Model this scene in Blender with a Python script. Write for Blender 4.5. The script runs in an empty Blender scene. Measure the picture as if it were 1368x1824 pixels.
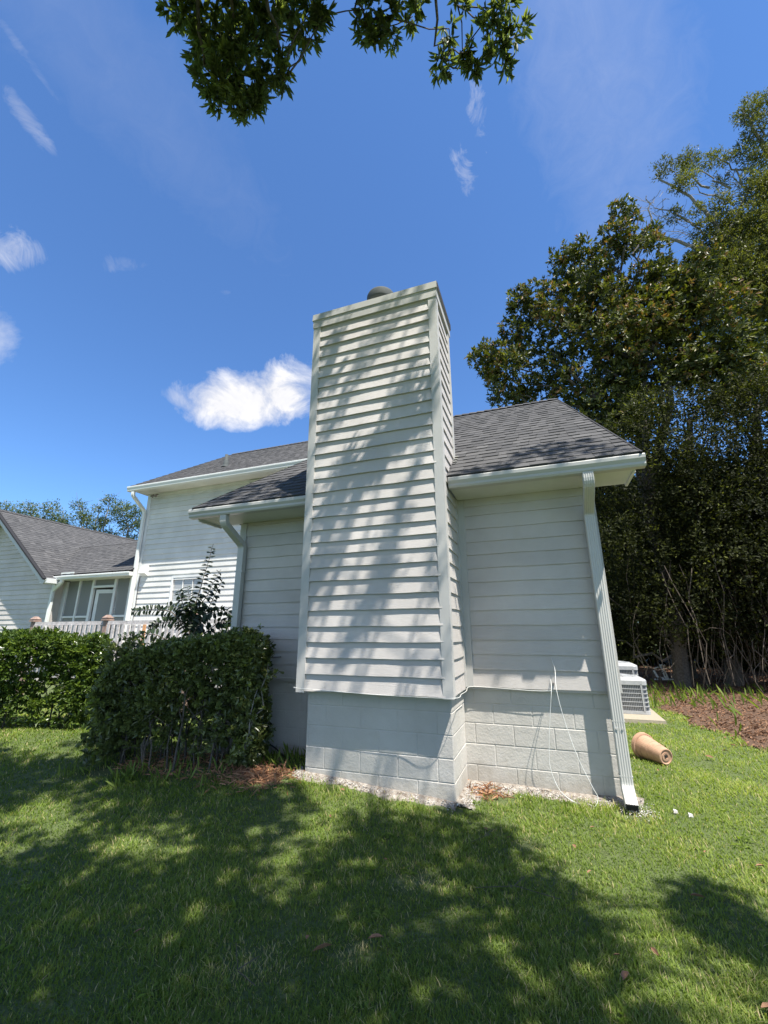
import bpy, math, random
import numpy as np
from mathutils import Vector, Matrix
random.seed(11); rng = np.random.default_rng(11)
C = bpy.context.scene.collection
scene = bpy.context.scene
# ------------------------------------------------------------------ camera
cam_d = bpy.data.cameras.new('camera'); cam = bpy.data.objects.new('camera', cam_d); C.objects.link(cam)
CAM = Vector((2.574, -4.3433, 1.5529))
Fv = Vector((-0.329663, 0.903369, 0.274311)); Rv = Vector((0.939112, 0.343599, -0.002941)); Uv = Vector((0.096910, -0.256640, 0.961636))
m = Matrix((Rv, Uv, -Fv)).transposed().to_4x4(); m.translation = CAM
cam.matrix_world = m
cam_d.sensor_fit = 'HORIZONTAL'; cam_d.sensor_width = 36; cam_d.lens = 36 * 754.91 / 1368
cam_d.clip_start = 0.05; cam_d.clip_end = 3000
scene.camera = cam
# ------------------------------------------------------------------ light
SUNV = Vector((0.40, -0.275, 1.0)).normalized()
sun_el = math.asin(SUNV.z); sun_az = math.atan2(SUNV.x, SUNV.y)
sd = bpy.data.lights.new('sun', 'SUN'); sd.energy = 5.0; sd.angle = math.radians(0.53); sd.color = (1.0, 0.95, 0.87)
so = bpy.data.objects.new('sun', sd); C.objects.link(so); so.rotation_euler = SUNV.to_track_quat('Z', 'Y').to_euler(); so.location = (6, -6, 15)
scene.view_settings.view_transform = 'Standard'; scene.view_settings.look = 'None'
scene.view_settings.exposure = 1.06; scene.view_settings.gamma = 1
try: scene.view_settings.use_curve_mapping = False
except Exception: pass
W = bpy.data.worlds.new('World'); scene.world = W; W.use_nodes = True
nt = W.node_tree; nt.nodes.clear()
def N(nt, t, **k):
    n = nt.nodes.new(t)
    for a, b in k.items(): setattr(n, a, b)
    return n
out = N(nt, 'ShaderNodeOutputWorld'); bg = N(nt, 'ShaderNodeBackground'); bg.inputs['Strength'].default_value = 0.092
sky = N(nt, 'ShaderNodeTexSky', sky_type='NISHITA'); sky.sun_disc = False
sky.sun_elevation = sun_el; sky.sun_rotation = sun_az; sky.altitude = 50; sky.air_density = 1.0; sky.dust_density = 0.1; sky.ozone_density = 2.5
tc = N(nt, 'ShaderNodeTexCoord')
def math_(op, a, b=None, c=None, nt=nt, clamp=False):
    n = nt.nodes.new('ShaderNodeMath'); n.operation = op; n.use_clamp = clamp
    for i, v in enumerate((a, b, c)):
        if v is None: continue
        if hasattr(v, 'links'): nt.links.new(v, n.inputs[i])
        else: n.inputs[i].default_value = v
    return n.outputs[0]
def dot_(v, nt=nt):
    n = nt.nodes.new('ShaderNodeVectorMath'); n.operation = 'DOT_PRODUCT'; nt.links.new(tc.outputs['Generated'], n.inputs[0]); n.inputs[1].default_value = v
    return n.outputs['Value']
def wnoise(scale, detail=8, rough=0.6, dist=0.0):
    n = N(nt, 'ShaderNodeTexNoise'); n.inputs['Scale'].default_value = scale; n.inputs['Detail'].default_value = detail; n.inputs['Roughness'].default_value = rough; n.inputs['Distortion'].default_value = dist
    nt.links.new(tc.outputs['Generated'], n.inputs['Vector']); return n.outputs['Fac']
nf = wnoise(11, 12, 0.64, 0.5); nw = wnoise(16, 9, 0.7, 1.2); nfine = wnoise(34, 6, 0.6)
def cloud(d, ax, a, b, noise, amt, soft, dens, flat=0.0):
    """soft-edged cloud round direction d; ax = long direction on the sky, a/b half sizes"""
    d = Vector(d).normalized(); u = Vector(ax); u = (u - d * u.dot(d)).normalized(); v = d.cross(u)
    if v.z < 0: v = -v
    x = math_('DIVIDE', dot_(u), a); y = math_('DIVIDE', dot_(v), b)
    if flat:  # steeper lower side
        yn = math_('MULTIPLY', math_('MINIMUM', y, 0.0), flat); y = math_('ADD', y, yn)
    r2 = math_('ADD', math_('MULTIPLY', x, x), math_('MULTIPLY', y, y))
    f = math_('ADD', math_('SUBTRACT', 1.0, r2), math_('MULTIPLY', math_('SUBTRACT', noise, 0.5), amt))
    front = math_('GREATER_THAN', dot_(d), 0.3)
    f = math_('MULTIPLY', math_('DIVIDE', f, soft, clamp=True), dens)
    return math_('MULTIPLY', f, front)
cum_and_fill = [cloud((0.10, -0.80, 0.50), (1, 0, 0), .75, .42, nf, 2.6, 1.2, .85), cloud((0.88, -0.20, 0.30), (0, 1, 0), .38, .26, nf, 2.6, 1.2, .85), cloud((-0.80, -0.50, 0.42), (.5, -.8, 0), .42, .30, nf, 2.6, 1.2, .85),  # these three unseen clouds are added behind the camera for neutral fill light
       cloud((-0.575, 0.664, 0.478), Rv, .150, .072, nf, 2.5, .9, 1.0, .3),
       cloud((-0.505, 0.700, 0.503), Rv, .085, .070, nf, 3.4, .9, 1.0, .2),
       cloud((-0.468, 0.716, 0.522), Rv, .07, .060, nf, 4.2, 1.4, .8),
       cloud((-0.655, 0.600, 0.460), (1, .2, -.6), .06, .022, nf, 3.0, 1.5, .85)]
wis = [cloud((-0.745, 0.305, 0.597), Rv, .048, .028, nw, 5.0, 2.8, .8),
       cloud((-0.812, 0.325, 0.485), Rv, .05, .062, nf, 3.4, 2.4, .8),
       cloud((-0.6433, 0.2363, 0.7282), (.25, .5, -.5), .036, .014, nw, 5.0, 4.2, .75),
       cloud((-0.600, 0.190, 0.776), (.25, .5, -.5), .06, .008, nw, 4.5, 4.0, .45),
       cloud((-0.0218, 0.5235, 0.8517), (0, .8, -.5), .045, .015, nw, 8.5, 4.2, .7),
       cloud((-0.0582, 0.5839, 0.8098), (.3, .8, -.5), .036, .018, nw, 8.5, 4.0, .75),
       cloud((-0.6513, 0.4104, 0.6382), Rv, .035, .014, nw, 5, 3.6, .35),
       cloud((-0.5308, 0.5406, 0.6527), Rv, .014, .008, nw, 4, 3.5, .4),
       cloud((0.156, 0.5045, 0.8492), (.2, .6, -.5), .35, .13, nw, 1.6, 2.6, .28),
       cloud((-0.52, 0.20, 0.80), (.4, .5, -.5), .40, .10, nw, 1.6, 2.6, .13)]
def mx(l):
    a = l[0]
    for b in l[1:]: a = math_('MAXIMUM', a, b)
    return a
mask = math_('MAXIMUM', mx(cum_and_fill), mx(wis), clamp=True)
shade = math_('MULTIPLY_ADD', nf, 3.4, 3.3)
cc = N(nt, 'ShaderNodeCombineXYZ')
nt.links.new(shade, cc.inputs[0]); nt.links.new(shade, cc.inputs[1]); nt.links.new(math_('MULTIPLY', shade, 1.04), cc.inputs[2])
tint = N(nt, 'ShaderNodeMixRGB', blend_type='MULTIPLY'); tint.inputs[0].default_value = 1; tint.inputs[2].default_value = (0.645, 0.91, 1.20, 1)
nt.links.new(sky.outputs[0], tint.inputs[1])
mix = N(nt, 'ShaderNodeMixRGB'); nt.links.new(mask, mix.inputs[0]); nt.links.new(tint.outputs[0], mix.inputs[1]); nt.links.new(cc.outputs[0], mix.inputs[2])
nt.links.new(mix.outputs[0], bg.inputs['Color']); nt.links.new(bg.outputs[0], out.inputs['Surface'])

# ------------------------------------------------------------------ mesh helpers
class MB:
    def __init__(s): s.v = []; s.f = []; s.r = []
    def poly(s, pts, r=None):
        n = len(s.v); s.v += [tuple(p) for p in pts]; s.f.append(tuple(range(n, n + len(pts)))); s.r.append(random.random() if r is None else r)
    def box(s, a, b, r=None, bev=0.0):
        (x0, y0, z0), (x1, y1, z1) = a, b
        s.hexa([(x0, y0, z0), (x1, y0, z0), (x1, y1, z0), (x0, y1, z0)], [(x0, y0, z1), (x1, y0, z1), (x1, y1, z1), (x0, y1, z1)], r)
    def hexa(s, lo, hi, r=None):
        n = len(s.v); s.v += [tuple(p) for p in lo] + [tuple(p) for p in hi]; r = random.random() if r is None else r
        k = len(lo)
        s.f.append(tuple(n + i for i in reversed(range(k)))); s.f.append(tuple(n + k + i for i in range(k)))
        for i in range(k):
            j = (i + 1) % k; s.f.append((n + i, n + j, n + k + j, n + k + i))
        s.r += [r] * (k + 2)
    def bar(s, p, q, w, h, up=(0, 0, 1)):
        p, q = Vector(p), Vector(q); d = (q - p).normalized(); u = Vector(up); sx = d.cross(u).normalized(); u = sx.cross(d).normalized()
        a = [p + sx * (i * w / 2) + u * (j * h / 2) for i, j in ((-1, -1), (1, -1), (1, 1), (-1, 1))]
        b = [t + (q - p) for t in a]; s.hexa(a, b)
    def tube(s, pts, rad, n=6, cap=True):
        pts = [Vector(p) for p in pts]; base = len(s.v); K = len(pts)
        if not hasattr(rad, '__len__'): rad = [rad] * K
        prev = None
        for i, p in enumerate(pts):
            d = (pts[min(i + 1, K - 1)] - pts[max(i - 1, 0)])
            d = d.normalized() if d.length > 1e-9 else Vector((0, 0, 1))
            if prev is None: a = d.orthogonal().normalized()
            else:
                a = prev - d * prev.dot(d); a = a.normalized() if a.length > 1e-6 else d.orthogonal().normalized()
            prev = a; b = d.cross(a)
            for j in range(n):
                t = 2 * math.pi * j / n; s.v.append(tuple(p + (a * math.cos(t) + b * math.sin(t)) * rad[i]))
        r = random.random()
        for i in range(K - 1):
            for j in range(n):
                k = (j + 1) % n; s.f.append((base + i * n + j, base + i * n + k, base + (i + 1) * n + k, base + (i + 1) * n + j)); s.r.append(r)
        if cap:
            s.f.append(tuple(base + j for j in reversed(range(n)))); s.f.append(tuple(base + (K - 1) * n + j for j in range(n))); s.r += [r, r]
    def lathe(s, prof, n=20, M=None):
        base = len(s.v); K = len(prof); r = random.random()
        for (rr, z) in prof:
            for j in range(n):
                t = 2 * math.pi * j / n; p = Vector((rr * math.cos(t), rr * math.sin(t), z)); p = M @ p if M else p; s.v.append(tuple(p))
        for i in range(K - 1):
            for j in range(n):
                k = (j + 1) % n; s.f.append((base + i * n + j, base + i * n + k, base + (i + 1) * n + k, base + (i + 1) * n + j)); s.r.append(r)
    def build(s, name, mat, parent=None, smooth=False):
        return mk(name, np.array(s.v, dtype=np.float32), s.f, mat, parent, np.array(s.r, dtype=np.float32), smooth)
def wloc(o):
    l = Vector((0, 0, 0))
    while o is not None: l += o.location; o = o.parent
    return l
def mk(name, v, faces, mat, parent=None, rnd=None, smooth=False):
    me = bpy.data.meshes.new(name)
    off = wloc(parent) if parent else Vector((0, 0, 0))
    v = np.asarray(v, dtype=np.float32) - np.array(off, dtype=np.float32)
    if isinstance(faces, np.ndarray):
        k = faces.shape[1]; nf_ = len(faces); loops = faces.astype(np.int32).ravel(); ls = np.arange(nf_, dtype=np.int32) * k
    else:
        lens = np.array([len(f) for f in faces], dtype=np.int32); loops = np.array([i for f in faces for i in f], dtype=np.int32)
        nf_ = len(faces); ls = np.concatenate([[0], np.cumsum(lens)[:-1]]).astype(np.int32)
    me.vertices.add(len(v)); me.vertices.foreach_set('co', v.ravel())
    me.loops.add(len(loops)); me.loops.foreach_set('vertex_index', loops)
    me.polygons.add(nf_); me.polygons.foreach_set('loop_start', ls)
    try:
        me.polygons.foreach_set('loop_total', lens if not isinstance(faces, np.ndarray) else np.full(nf_, k, dtype=np.int32))
    except Exception: pass
    me.polygons.foreach_set('use_smooth', np.full(nf_, bool(smooth), dtype=bool))
    me.update(calc_edges=True)
    if rnd is not None:
        at = me.attributes.new('rnd', 'FLOAT', 'FACE'); at.data.foreach_set('value', rnd.astype(np.float32))
    me.materials.append(mat)
    o = bpy.data.objects.new(name, me); C.objects.link(o)
    if parent: o.parent = parent
    return o
def thing(name, label, cat, loc=(0, 0, 0), group=None):
    o = bpy.data.objects.new(name, None); C.objects.link(o); o.location = loc; o.empty_display_size = .2
    return tag(o, label, cat, group)
def tag(o, label, cat, group=None):
    o['label'] = label; o['category'] = cat
    if group: o['group'] = group
    return o
def dup(root, loc, label, rotz=None):
    r = root.copy(); C.objects.link(r); r.location = loc
    if rotz is not None: r.rotation_euler = (0, 0, rotz)
    r['label'] = label
    for ch in list(root.children):
        c = ch.copy(); C.objects.link(c); c.parent = r
        for g in ch.children:
            d = g.copy(); C.objects.link(d); d.parent = c
    return r

# ------------------------------------------------------------------ materials
def mat(name): 
    M = bpy.data.materials.new(name); M.use_nodes = True; t = M.node_tree; b = t.nodes['Principled BSDF']
    return M, t, b
def L(t, a, b): t.links.new(a, b)
def tnoise(t, scale, detail=4, rough=.5, vscale=None, co='Object', dist=0):
    n = t.nodes.new('ShaderNodeTexNoise'); n.inputs['Scale'].default_value = scale; n.inputs['Detail'].default_value = detail; n.inputs['Roughness'].default_value = rough; n.inputs['Distortion'].default_value = dist
    c = t.nodes.new('ShaderNodeTexCoord'); src = c.outputs[co]
    if vscale:
        mp = t.nodes.new('ShaderNodeMapping'); mp.inputs['Scale'].default_value = vscale; L(t, src, mp.inputs[0]); src = mp.outputs[0]
    L(t, src, n.inputs['Vector']); return n.outputs['Fac']
def ramp(t, fac, stops):
    n = t.nodes.new('ShaderNodeValToRGB'); e = n.color_ramp.elements
    while len(e) < len(stops): e.new(.5)
    for el, (p, c) in zip(e, stops): el.position = p; el.color = (*c, 1) if len(c) == 3 else c
    L(t, fac, n.inputs[0]); return n.outputs[0]
def mixc(t, f, a, b, bt='MIX'):
    n = t.nodes.new('ShaderNodeMixRGB'); n.blend_type = bt
    for i, v in enumerate((f, a, b)):
        if hasattr(v, 'links'): L(t, v, n.inputs[i])
        else: n.inputs[i].default_value = v if i == 0 else (*v, 1)
    return n.outputs[0]
def bump(t, b, h, strength, dist):
    n = t.nodes.new('ShaderNodeBump'); n.inputs['Strength'].default_value = strength; n.inputs['Distance'].default_value = dist; L(t, h, n.inputs['Height'])
    L(t, n.outputs[0], b.inputs['Normal'])
def attr(t, nm='rnd'):
    n = t.nodes.new('ShaderNodeAttribute'); n.attribute_name = nm; return n.outputs['Fac']
def mm(t, op, a, b): return math_(op, a, b, nt=t)

def paint(name, col, grain=(1.2, 30, 30), rough=.6, stains=True, bstr=.75, var=.10):
    M, t, b = mat(name)
    g = tnoise(t, 14, 8, .7, grain); big = tnoise(t, 1.3, 4, .6)
    c2 = tuple(x * (1 - var * 1.5) for x in col); c1 = tuple(min(1, x * (1 + var * .6)) for x in col)
    c = ramp(t, big, [(.3, c2), (.7, c1)])
    rr = attr(t); c = mixc(t, mm(t, 'MULTIPLY', rr, .20), c, tuple(x * .55 for x in col))
    if stains:
        s = tnoise(t, 5, 6, .75, (1, 5, 5)); s2 = ramp(t, s, [(.62, (0, 0, 0)), (.74, (1, 1, 1))])
        c = mixc(t, mm(t, 'MULTIPLY', s2, .42), c, tuple(x * .6 for x in col))
        k = tnoise(t, 26, 3, .8, (1, 2.4, 2.4)); k2 = ramp(t, k, [(.70, (0, 0, 0)), (.76, (1, 1, 1))])
        c = mixc(t, mm(t, 'MULTIPLY', k2, .45), c, (.16, .16, .14))
    L(t, c, b.inputs['Base Color']); b.inputs['Roughness'].default_value = rough
    bump(t, b, g, bstr, .006)
    return M
M_side = paint('painted_siding', (.545, .508, .472))
M_trim = paint('painted_trim', (.515, .50, .468), (22, 22, 1.2))
M_white = paint('white_siding', (.66, .655, .62), stains=False)
M_trimw = paint('white_trim', (.70, .71, .69), (6, 6, 6), stains=False, bstr=.1)
M_soffit = paint('soffit_paint', (.66, .66, .60), (8, 8, 1), stains=False, bstr=.08)
M_metal = paint('painted_gutter', (.50, .49, .455), (3, 3, 3), rough=.38, stains=False, bstr=.05, var=.05)
M_metalw = paint('cream_gutter', (.72, .73, .69), (3, 3, 3), rough=.38, stains=False, bstr=.05, var=.05)
def cmu():
    M, t, b = mat('painted_block')
    big = tnoise(t, 1.6, 4, .6); c = ramp(t, big, [(.3, (.435, .412, .372)), (.7, (.535, .51, .468))])
    s = tnoise(t, 7, 6, .75); s2 = ramp(t, s, [(.60, (0, 0, 0)), (.72, (1, 1, 1))]); c = mixc(t, mm(t, 'MULTIPLY', s2, .25), c, (.32, .31, .27))
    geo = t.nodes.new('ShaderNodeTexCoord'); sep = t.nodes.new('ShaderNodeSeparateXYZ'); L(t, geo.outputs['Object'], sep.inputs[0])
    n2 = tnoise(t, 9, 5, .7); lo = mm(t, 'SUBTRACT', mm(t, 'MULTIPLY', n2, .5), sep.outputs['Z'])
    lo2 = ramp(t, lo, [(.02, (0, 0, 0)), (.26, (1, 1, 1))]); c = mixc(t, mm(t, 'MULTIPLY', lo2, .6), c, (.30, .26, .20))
    L(t, c, b.inputs['Base Color']); b.inputs['Roughness'].default_value = .8
    h = tnoise(t, 45, 6, .7); h2 = tnoise(t, 10, 3, .6); bump(t, b, mm(t, 'ADD', h, h2), .55, .008)
    return M
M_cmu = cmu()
def shingle():
    M, t, b = mat('asphalt_shingle')
    r = attr(t); c = ramp(t, r, [(0, (.075, .075, .077)), (.35, (.10, .10, .101)), (.7, (.122, .121, .121)), (1, (.155, .153, .152))])
    g = tnoise(t, 260, 3, .8); c = mixc(t, .55, c, ramp(t, g, [(.3, (.03, .03, .034)), (.7, (.30, .29, .28))]), 'OVERLAY')
    st = tnoise(t, 1.1, 4, .6); c = mixc(t, mm(t, 'MULTIPLY', st, .35), c, (.13, .13, .132))
    L(t, c, b.inputs['Base Color']); b.inputs['Roughness'].default_value = .95; b.inputs['Specular IOR Level'].default_value = .2; bump(t, b, g, .5, .004)
    return M
M_shing = shingle()
def plain(name, col, rough=.5, metal=0, nz=0, nscale=20, bstr=.0, col2=None, spec=None):
    M, t, b = mat(name); b.inputs['Roughness'].default_value = rough; b.inputs['Metallic'].default_value = metal
    n = tnoise(t, nscale, 5, .6); c = ramp(t, n, [(.3, col), (.7, col2 or tuple(min(1, x * 1.25) for x in col))]); L(t, c, b.inputs['Base Color'])
    if bstr: bump(t, b, n, bstr, .01)
    if spec is not None: b.inputs['Specular IOR Level'].default_value = spec
    return M
M_dark = plain('dark_edge', (.012, .012, .014), .9)
M_int = plain('dim_interior', (.10, .10, .09), .9)
M_flue = plain('galvanised_pipe', (.06, .068, .068), .8, 0, spec=.2)
M_conc = plain('concrete', (.27, .235, .175), .9, nscale=30, bstr=.4)
M_wood = plain('weathered_wood', (.34, .31, .29), .85, nscale=14, bstr=.5, col2=(.62, .58, .56))
M_post = plain('brown_post', (.20, .13, .10), .85, nscale=12, bstr=.4, col2=(.33, .24, .20))
M_orange = plain('raw_picket', (.55, .28, .13), .8)
M_terra = plain('tan_clay', (.33, .185, .115), .85, nscale=9, bstr=.5, col2=(.46, .29, .19))
M_acw = plain('grey_enamel', (.33, .335, .335), .45, col2=(.40, .405, .40))
M_accoil = plain('condenser_coil', (.10, .10, .105), .5, .2, nscale=60, col2=(.22, .22, .23))
M_cable = plain('white_cable', (.60, .60, .57), .6)
M_blackc = plain('black_hose', (.012, .012, .012), .5)
M_rust = plain('weathered_metal', (.20, .18, .17), .6, .5)
M_bark = plain('bark', (.055, .045, .035), .95, nscale=22, bstr=.9, col2=(.14, .12, .10))
M_barkp = plain('pale_bark', (.13, .12, .10), .95, nscale=22, bstr=.9, col2=(.26, .24, .21))
M_vine = plain('vine_stem', (.05, .04, .03), .95, nscale=14, col2=(.14, .11, .08))
M_junk = plain('old_white_board', (.62, .62, .60), .8, col2=(.8, .8, .78))
M_chip = plain('paint_chip', (.34, .32, .29), .9, nscale=40, col2=(.62, .60, .57))
M_dead = plain('dead_leaf', (.12, .055, .028), .8, nscale=30, col2=(.32, .175, .09))
def glass():
    M, t, b = mat('window_glass'); b.inputs['Base Color'].default_value = (.05, .06, .06, 1); b.inputs['Roughness'].default_value = .06; b.inputs['Specular IOR Level'].default_value = .8
    c = t.nodes.new('ShaderNodeTexCoord'); s = t.nodes.new('ShaderNodeSeparateXYZ'); L(t, c.outputs['Object'], s.inputs[0])
    w = mm(t, 'FRACT', mm(t, 'MULTIPLY', s.outputs['Z'], 19.0), None) if False else math_('FRACT', math_('MULTIPLY', s.outputs['Z'], 19.0, nt=t), nt=t)
    L(t, ramp(t, w, [(.0, (.10, .10, .10)), (.12, (.42, .42, .40)), (1, (.27, .27, .26))]), b.inputs['Base Color']); return M
M_glass = glass()
def screen():
    M, t, b = mat('insect_screen'); b.inputs['Base Color'].default_value = (.30, .31, .30, 1); b.inputs['Roughness'].default_value = .9
    tr = t.nodes.new('ShaderNodeBsdfTransparent'); mxs = t.nodes.new('ShaderNodeMixShader'); mxs.inputs[0].default_value = .62
    L(t, tr.outputs[0], mxs.inputs[1]); L(t, b.outputs[0], mxs.inputs[2]); L(t, mxs.outputs[0], t.nodes['Material Output'].inputs['Surface']); return M
M_screen = screen()
def leafmat(name, stops, rough=.45, trans=.35, spec=.5, tmul=(1.4, 1.5, .5)):
    M, t, b = mat(name); r = attr(t); c = ramp(t, r, stops); L(t, c, b.inputs['Base Color']); b.inputs['Roughness'].default_value = rough; b.inputs['Specular IOR Level'].default_value = spec
    tl = t.nodes.new('ShaderNodeBsdfTranslucent'); L(t, mixc(t, 1.0, c, tmul, 'MULTIPLY'), tl.inputs['Color'])
    mxs = t.nodes.new('ShaderNodeMixShader'); mxs.inputs[0].default_value = trans
    L(t, b.outputs[0], mxs.inputs[1]); L(t, tl.outputs[0], mxs.inputs[2]); L(t, mxs.outputs[0], t.nodes['Material Output'].inputs['Surface']); return M
M_grass = leafmat('grass_blade', [(0, (.085, .130, .026)), (.35, (.145, .208, .040)), (.75, (.225, .290, .060)), (.90, (.31, .36, .10)), (.93, (.42, .37, .18)), (1, (.48, .40, .23))], .55, .45, .2)
M_mag = leafmat('magnolia_leaf', [(0, (.028, .038, .012)), (.45, (.062, .075, .016)), (.70, (.115, .125, .022)), (.80, (.21, .22, .035)), (.86, (.20, .11, .045)), (1, (.27, .16, .075))], .5, .25, .35)
M_oakl = leafmat('oak_leaf', [(0, (.05, .058, .018)), (.6, (.115, .12, .032)), (1, (.27, .28, .08))], .5, .35, .2)
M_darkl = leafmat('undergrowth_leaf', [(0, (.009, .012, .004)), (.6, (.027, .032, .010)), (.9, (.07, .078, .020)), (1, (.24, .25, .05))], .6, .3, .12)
M_hedge = leafmat('hedge_leaf', [(0, (.042, .055, .020)), (.5, (.11, .135, .042)), (.85, (.19, .22, .06)), (.93, (.20, .26, .04)), (1, (.28, .30, .06))], .32, .25, .55)
M_hedgeb = leafmat('bright_hedge_leaf', [(0, (.03, .055, .012)), (.5, (.07, .115, .02)), (1, (.17, .23, .035))], .32, .3, .55)
M_bay = leafmat('overhead_leaf', [(0, (.07, .09, .05)), (.7, (.13, .16, .07)), (1, (.26, .29, .09))], .42, .52, .5)
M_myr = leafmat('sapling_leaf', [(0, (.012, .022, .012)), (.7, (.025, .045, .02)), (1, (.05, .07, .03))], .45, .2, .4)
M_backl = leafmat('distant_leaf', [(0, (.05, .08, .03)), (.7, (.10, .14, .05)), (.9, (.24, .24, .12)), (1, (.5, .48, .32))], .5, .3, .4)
M_straw = plain('pine_straw', (.26, .12, .06), .85, nscale=30, col2=(.46, .26, .14))
M_soil = plain('pale_soil', (.10, .075, .055), .95, nscale=22, bstr=1, col2=(.34, .31, .27))
def groundmat():
    M, t, b = mat('lawn_soil')
    n = tnoise(t, 2.2, 6, .65); n2 = tnoise(t, 60, 4, .7)
    c = ramp(t, n, [(.35, (.055, .085, .022)), (.65, (.09, .115, .034))]); c = mixc(t, .5, c, ramp(t, n2, [(.3, (.03, .045, .012)), (.7, (.15, .19, .06))]))
    L(t, c, b.inputs['Base Color']); b.inputs['Roughness'].default_value = .95; bump(t, b, n2, .8, .02); return M
M_ground = groundmat()
def mulchmat():
    M, t, b = mat('leaf_mulch'); n = tnoise(t, 28, 6, .75)
    L(t, ramp(t, n, [(.3, (.035, .02, .012)), (.5, (.11, .06, .034)), (.7, (.24, .145, .085))]), b.inputs['Base Color']); b.inputs['Roughness'].default_value = .95; bump(t, b, n, 1, .04); return M
M_mulch = mulchmat()

# ------------------------------------------------------------------ terrain
def gz(x, y):
    x = np.asarray(x, dtype=float); y = np.asarray(y, dtype=float)
    a = .11 * np.clip((1.55 - x) / 1.55, 0, 1) * np.exp(-((y - .4) / 1.1) ** 2)
    b = .018 * np.sin(x * 1.7 + .5) * np.sin(y * 1.3 + 1) + .008 * np.sin(x * 5.1 + y * 3.7)
    far = .25 * np.clip((y - 7.5) / 4, 0, 1) * np.clip((x - 2) / 3, 0, 1)
    return a + b * np.clip((np.hypot(x, y) + 1) / 3, .3, 1) + far
def mulch_edge(x, y):   # > 0 inside the leaf-litter bed on the right
    xe = np.interp(y, [-3, 0, 2.5, 3.6, 5.0, 7.0, 9.0, 12], [9.5, 7.6, 5.9, 5.2, 4.9, 4.75, 4.9, 4.6])
    return np.asarray(x) - xe + .12 * np.sin(np.asarray(y) * 4)
def grid_sheet(name, xs, ys, mat_, zoff=0, keep=None):
    X, Y = np.meshgrid(xs, ys); Z = gz(X, Y) + zoff; v = np.stack([X, Y, Z], -1).reshape(-1, 3)
    nx, ny = len(xs), len(ys); i = np.arange(nx - 1)[None, :] + np.arange(ny - 1)[:, None] * nx; i = i.ravel()
    f = np.stack([i, i + 1, i + nx + 1, i + nx], 1)
    if keep is not None:
        cxy = v[f].mean(1); f = f[keep(cxy[:, 0], cxy[:, 1])]
    o = mk(name, v, f, mat_, smooth=True); return o
xs = np.concatenate([[-900, -300, -120, -60, -35, -22, -15], np.arange(-11, 13.01, .12), [16, 22, 35, 60, 120, 300, 900]])
ys = np.concatenate([[-900, -300, -100, -40, -15, -8], np.arange(-5, 15.01, .12), [18, 25, 40, 80, 200, 500, 900]])
g = grid_sheet('ground', xs, ys, M_ground); g['kind'] = 'structure'
mu = grid_sheet('mulch_bed', np.arange(4.2, 16.01, .12), np.arange(-3, 22.01, .12), M_mulch, .012, keep=lambda x, y: mulch_edge(x, y) > 0); mu['kind'] = 'structure'

# ------------------------------------------------------------------ the house
HW, HD = 1.672, 0.771
house = thing('house', 'grey lap-sided house with an outside chimney, dark shingle roofs and a screened porch wing', 'house', (0.8, 3.0, 0))
def siding(mb, a, b, zs, nrm, t=.017, xr=None, seg=.35, wav=.0022):
    """lapped boards between 2-D points a and b; zs = lower edges bottom to top (last = top edge)"""
    a = np.array(a, float); b = np.array(b, float); nrm = np.array(nrm, float); Ln = np.hypot(*(b - a)); d = (b - a) / Ln
    if not xr and Ln > 2.4:
        for z0, z1 in zip(zs[:-1], zs[1:]):
            s = -random.uniform(0, 2.5)
            while s < Ln:
                e = s + random.uniform(2.6, 3.9); p, q = max(0, s), min(Ln, e - .003)
                if q - p > .05: siding(mb, a + d * p, a + d * q, [z0, z1], nrm, t + random.uniform(-.0012, .0012), lambda z, w=q - p: (0, w), seg, wav)
                s = e
        return
    for z0, z1 in zip(zs[:-1], zs[1:]):
        s0, s1 = (0, Ln)
        e0, e1 = s0, s1; u0, u1 = s0, s1
        if xr: (s0, s1), (e0, e1) = xr(z0), xr(z1)
        if s1 - s0 < .02: continue
        n = max(1, int((s1 - s0) / seg)); r = random.random(); ph = random.random() * 9
        P = lambda s, o, z: (a[0] + d[0] * s + nrm[0] * o, a[1] + d[1] * s + nrm[1] * o, z)
        dz = [wav * (math.sin(ph + i * .9) + random.uniform(-.6, .6)) for i in range(n + 1)]; do = [wav * .8 * (math.sin(ph * 2 + i * .7) + random.uniform(-.5, .5)) for i in range(n + 1)]
        base = len(mb.v)
        for i in range(n + 1):
            f = i / n; sl = s0 + (s1 - s0) * f; su = e0 + (e1 - e0) * f
            mb.v += [P(su, .002, z1 + .012), P(sl, t + do[i], z0 + dz[i]), P(sl, .0015, z0 + dz[i] + .0005)]
        for i in range(n):
            q = base + i * 3
            mb.f += [(q, q + 1, q + 4, q + 3), (q + 1, q + 2, q + 5, q + 4)]; mb.r += [r, r]
        mb.f += [(base, base + 2, base + 1), (base + n * 3, base + n * 3 + 1, base + n * 3 + 2)]; mb.r += [r, r]
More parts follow.
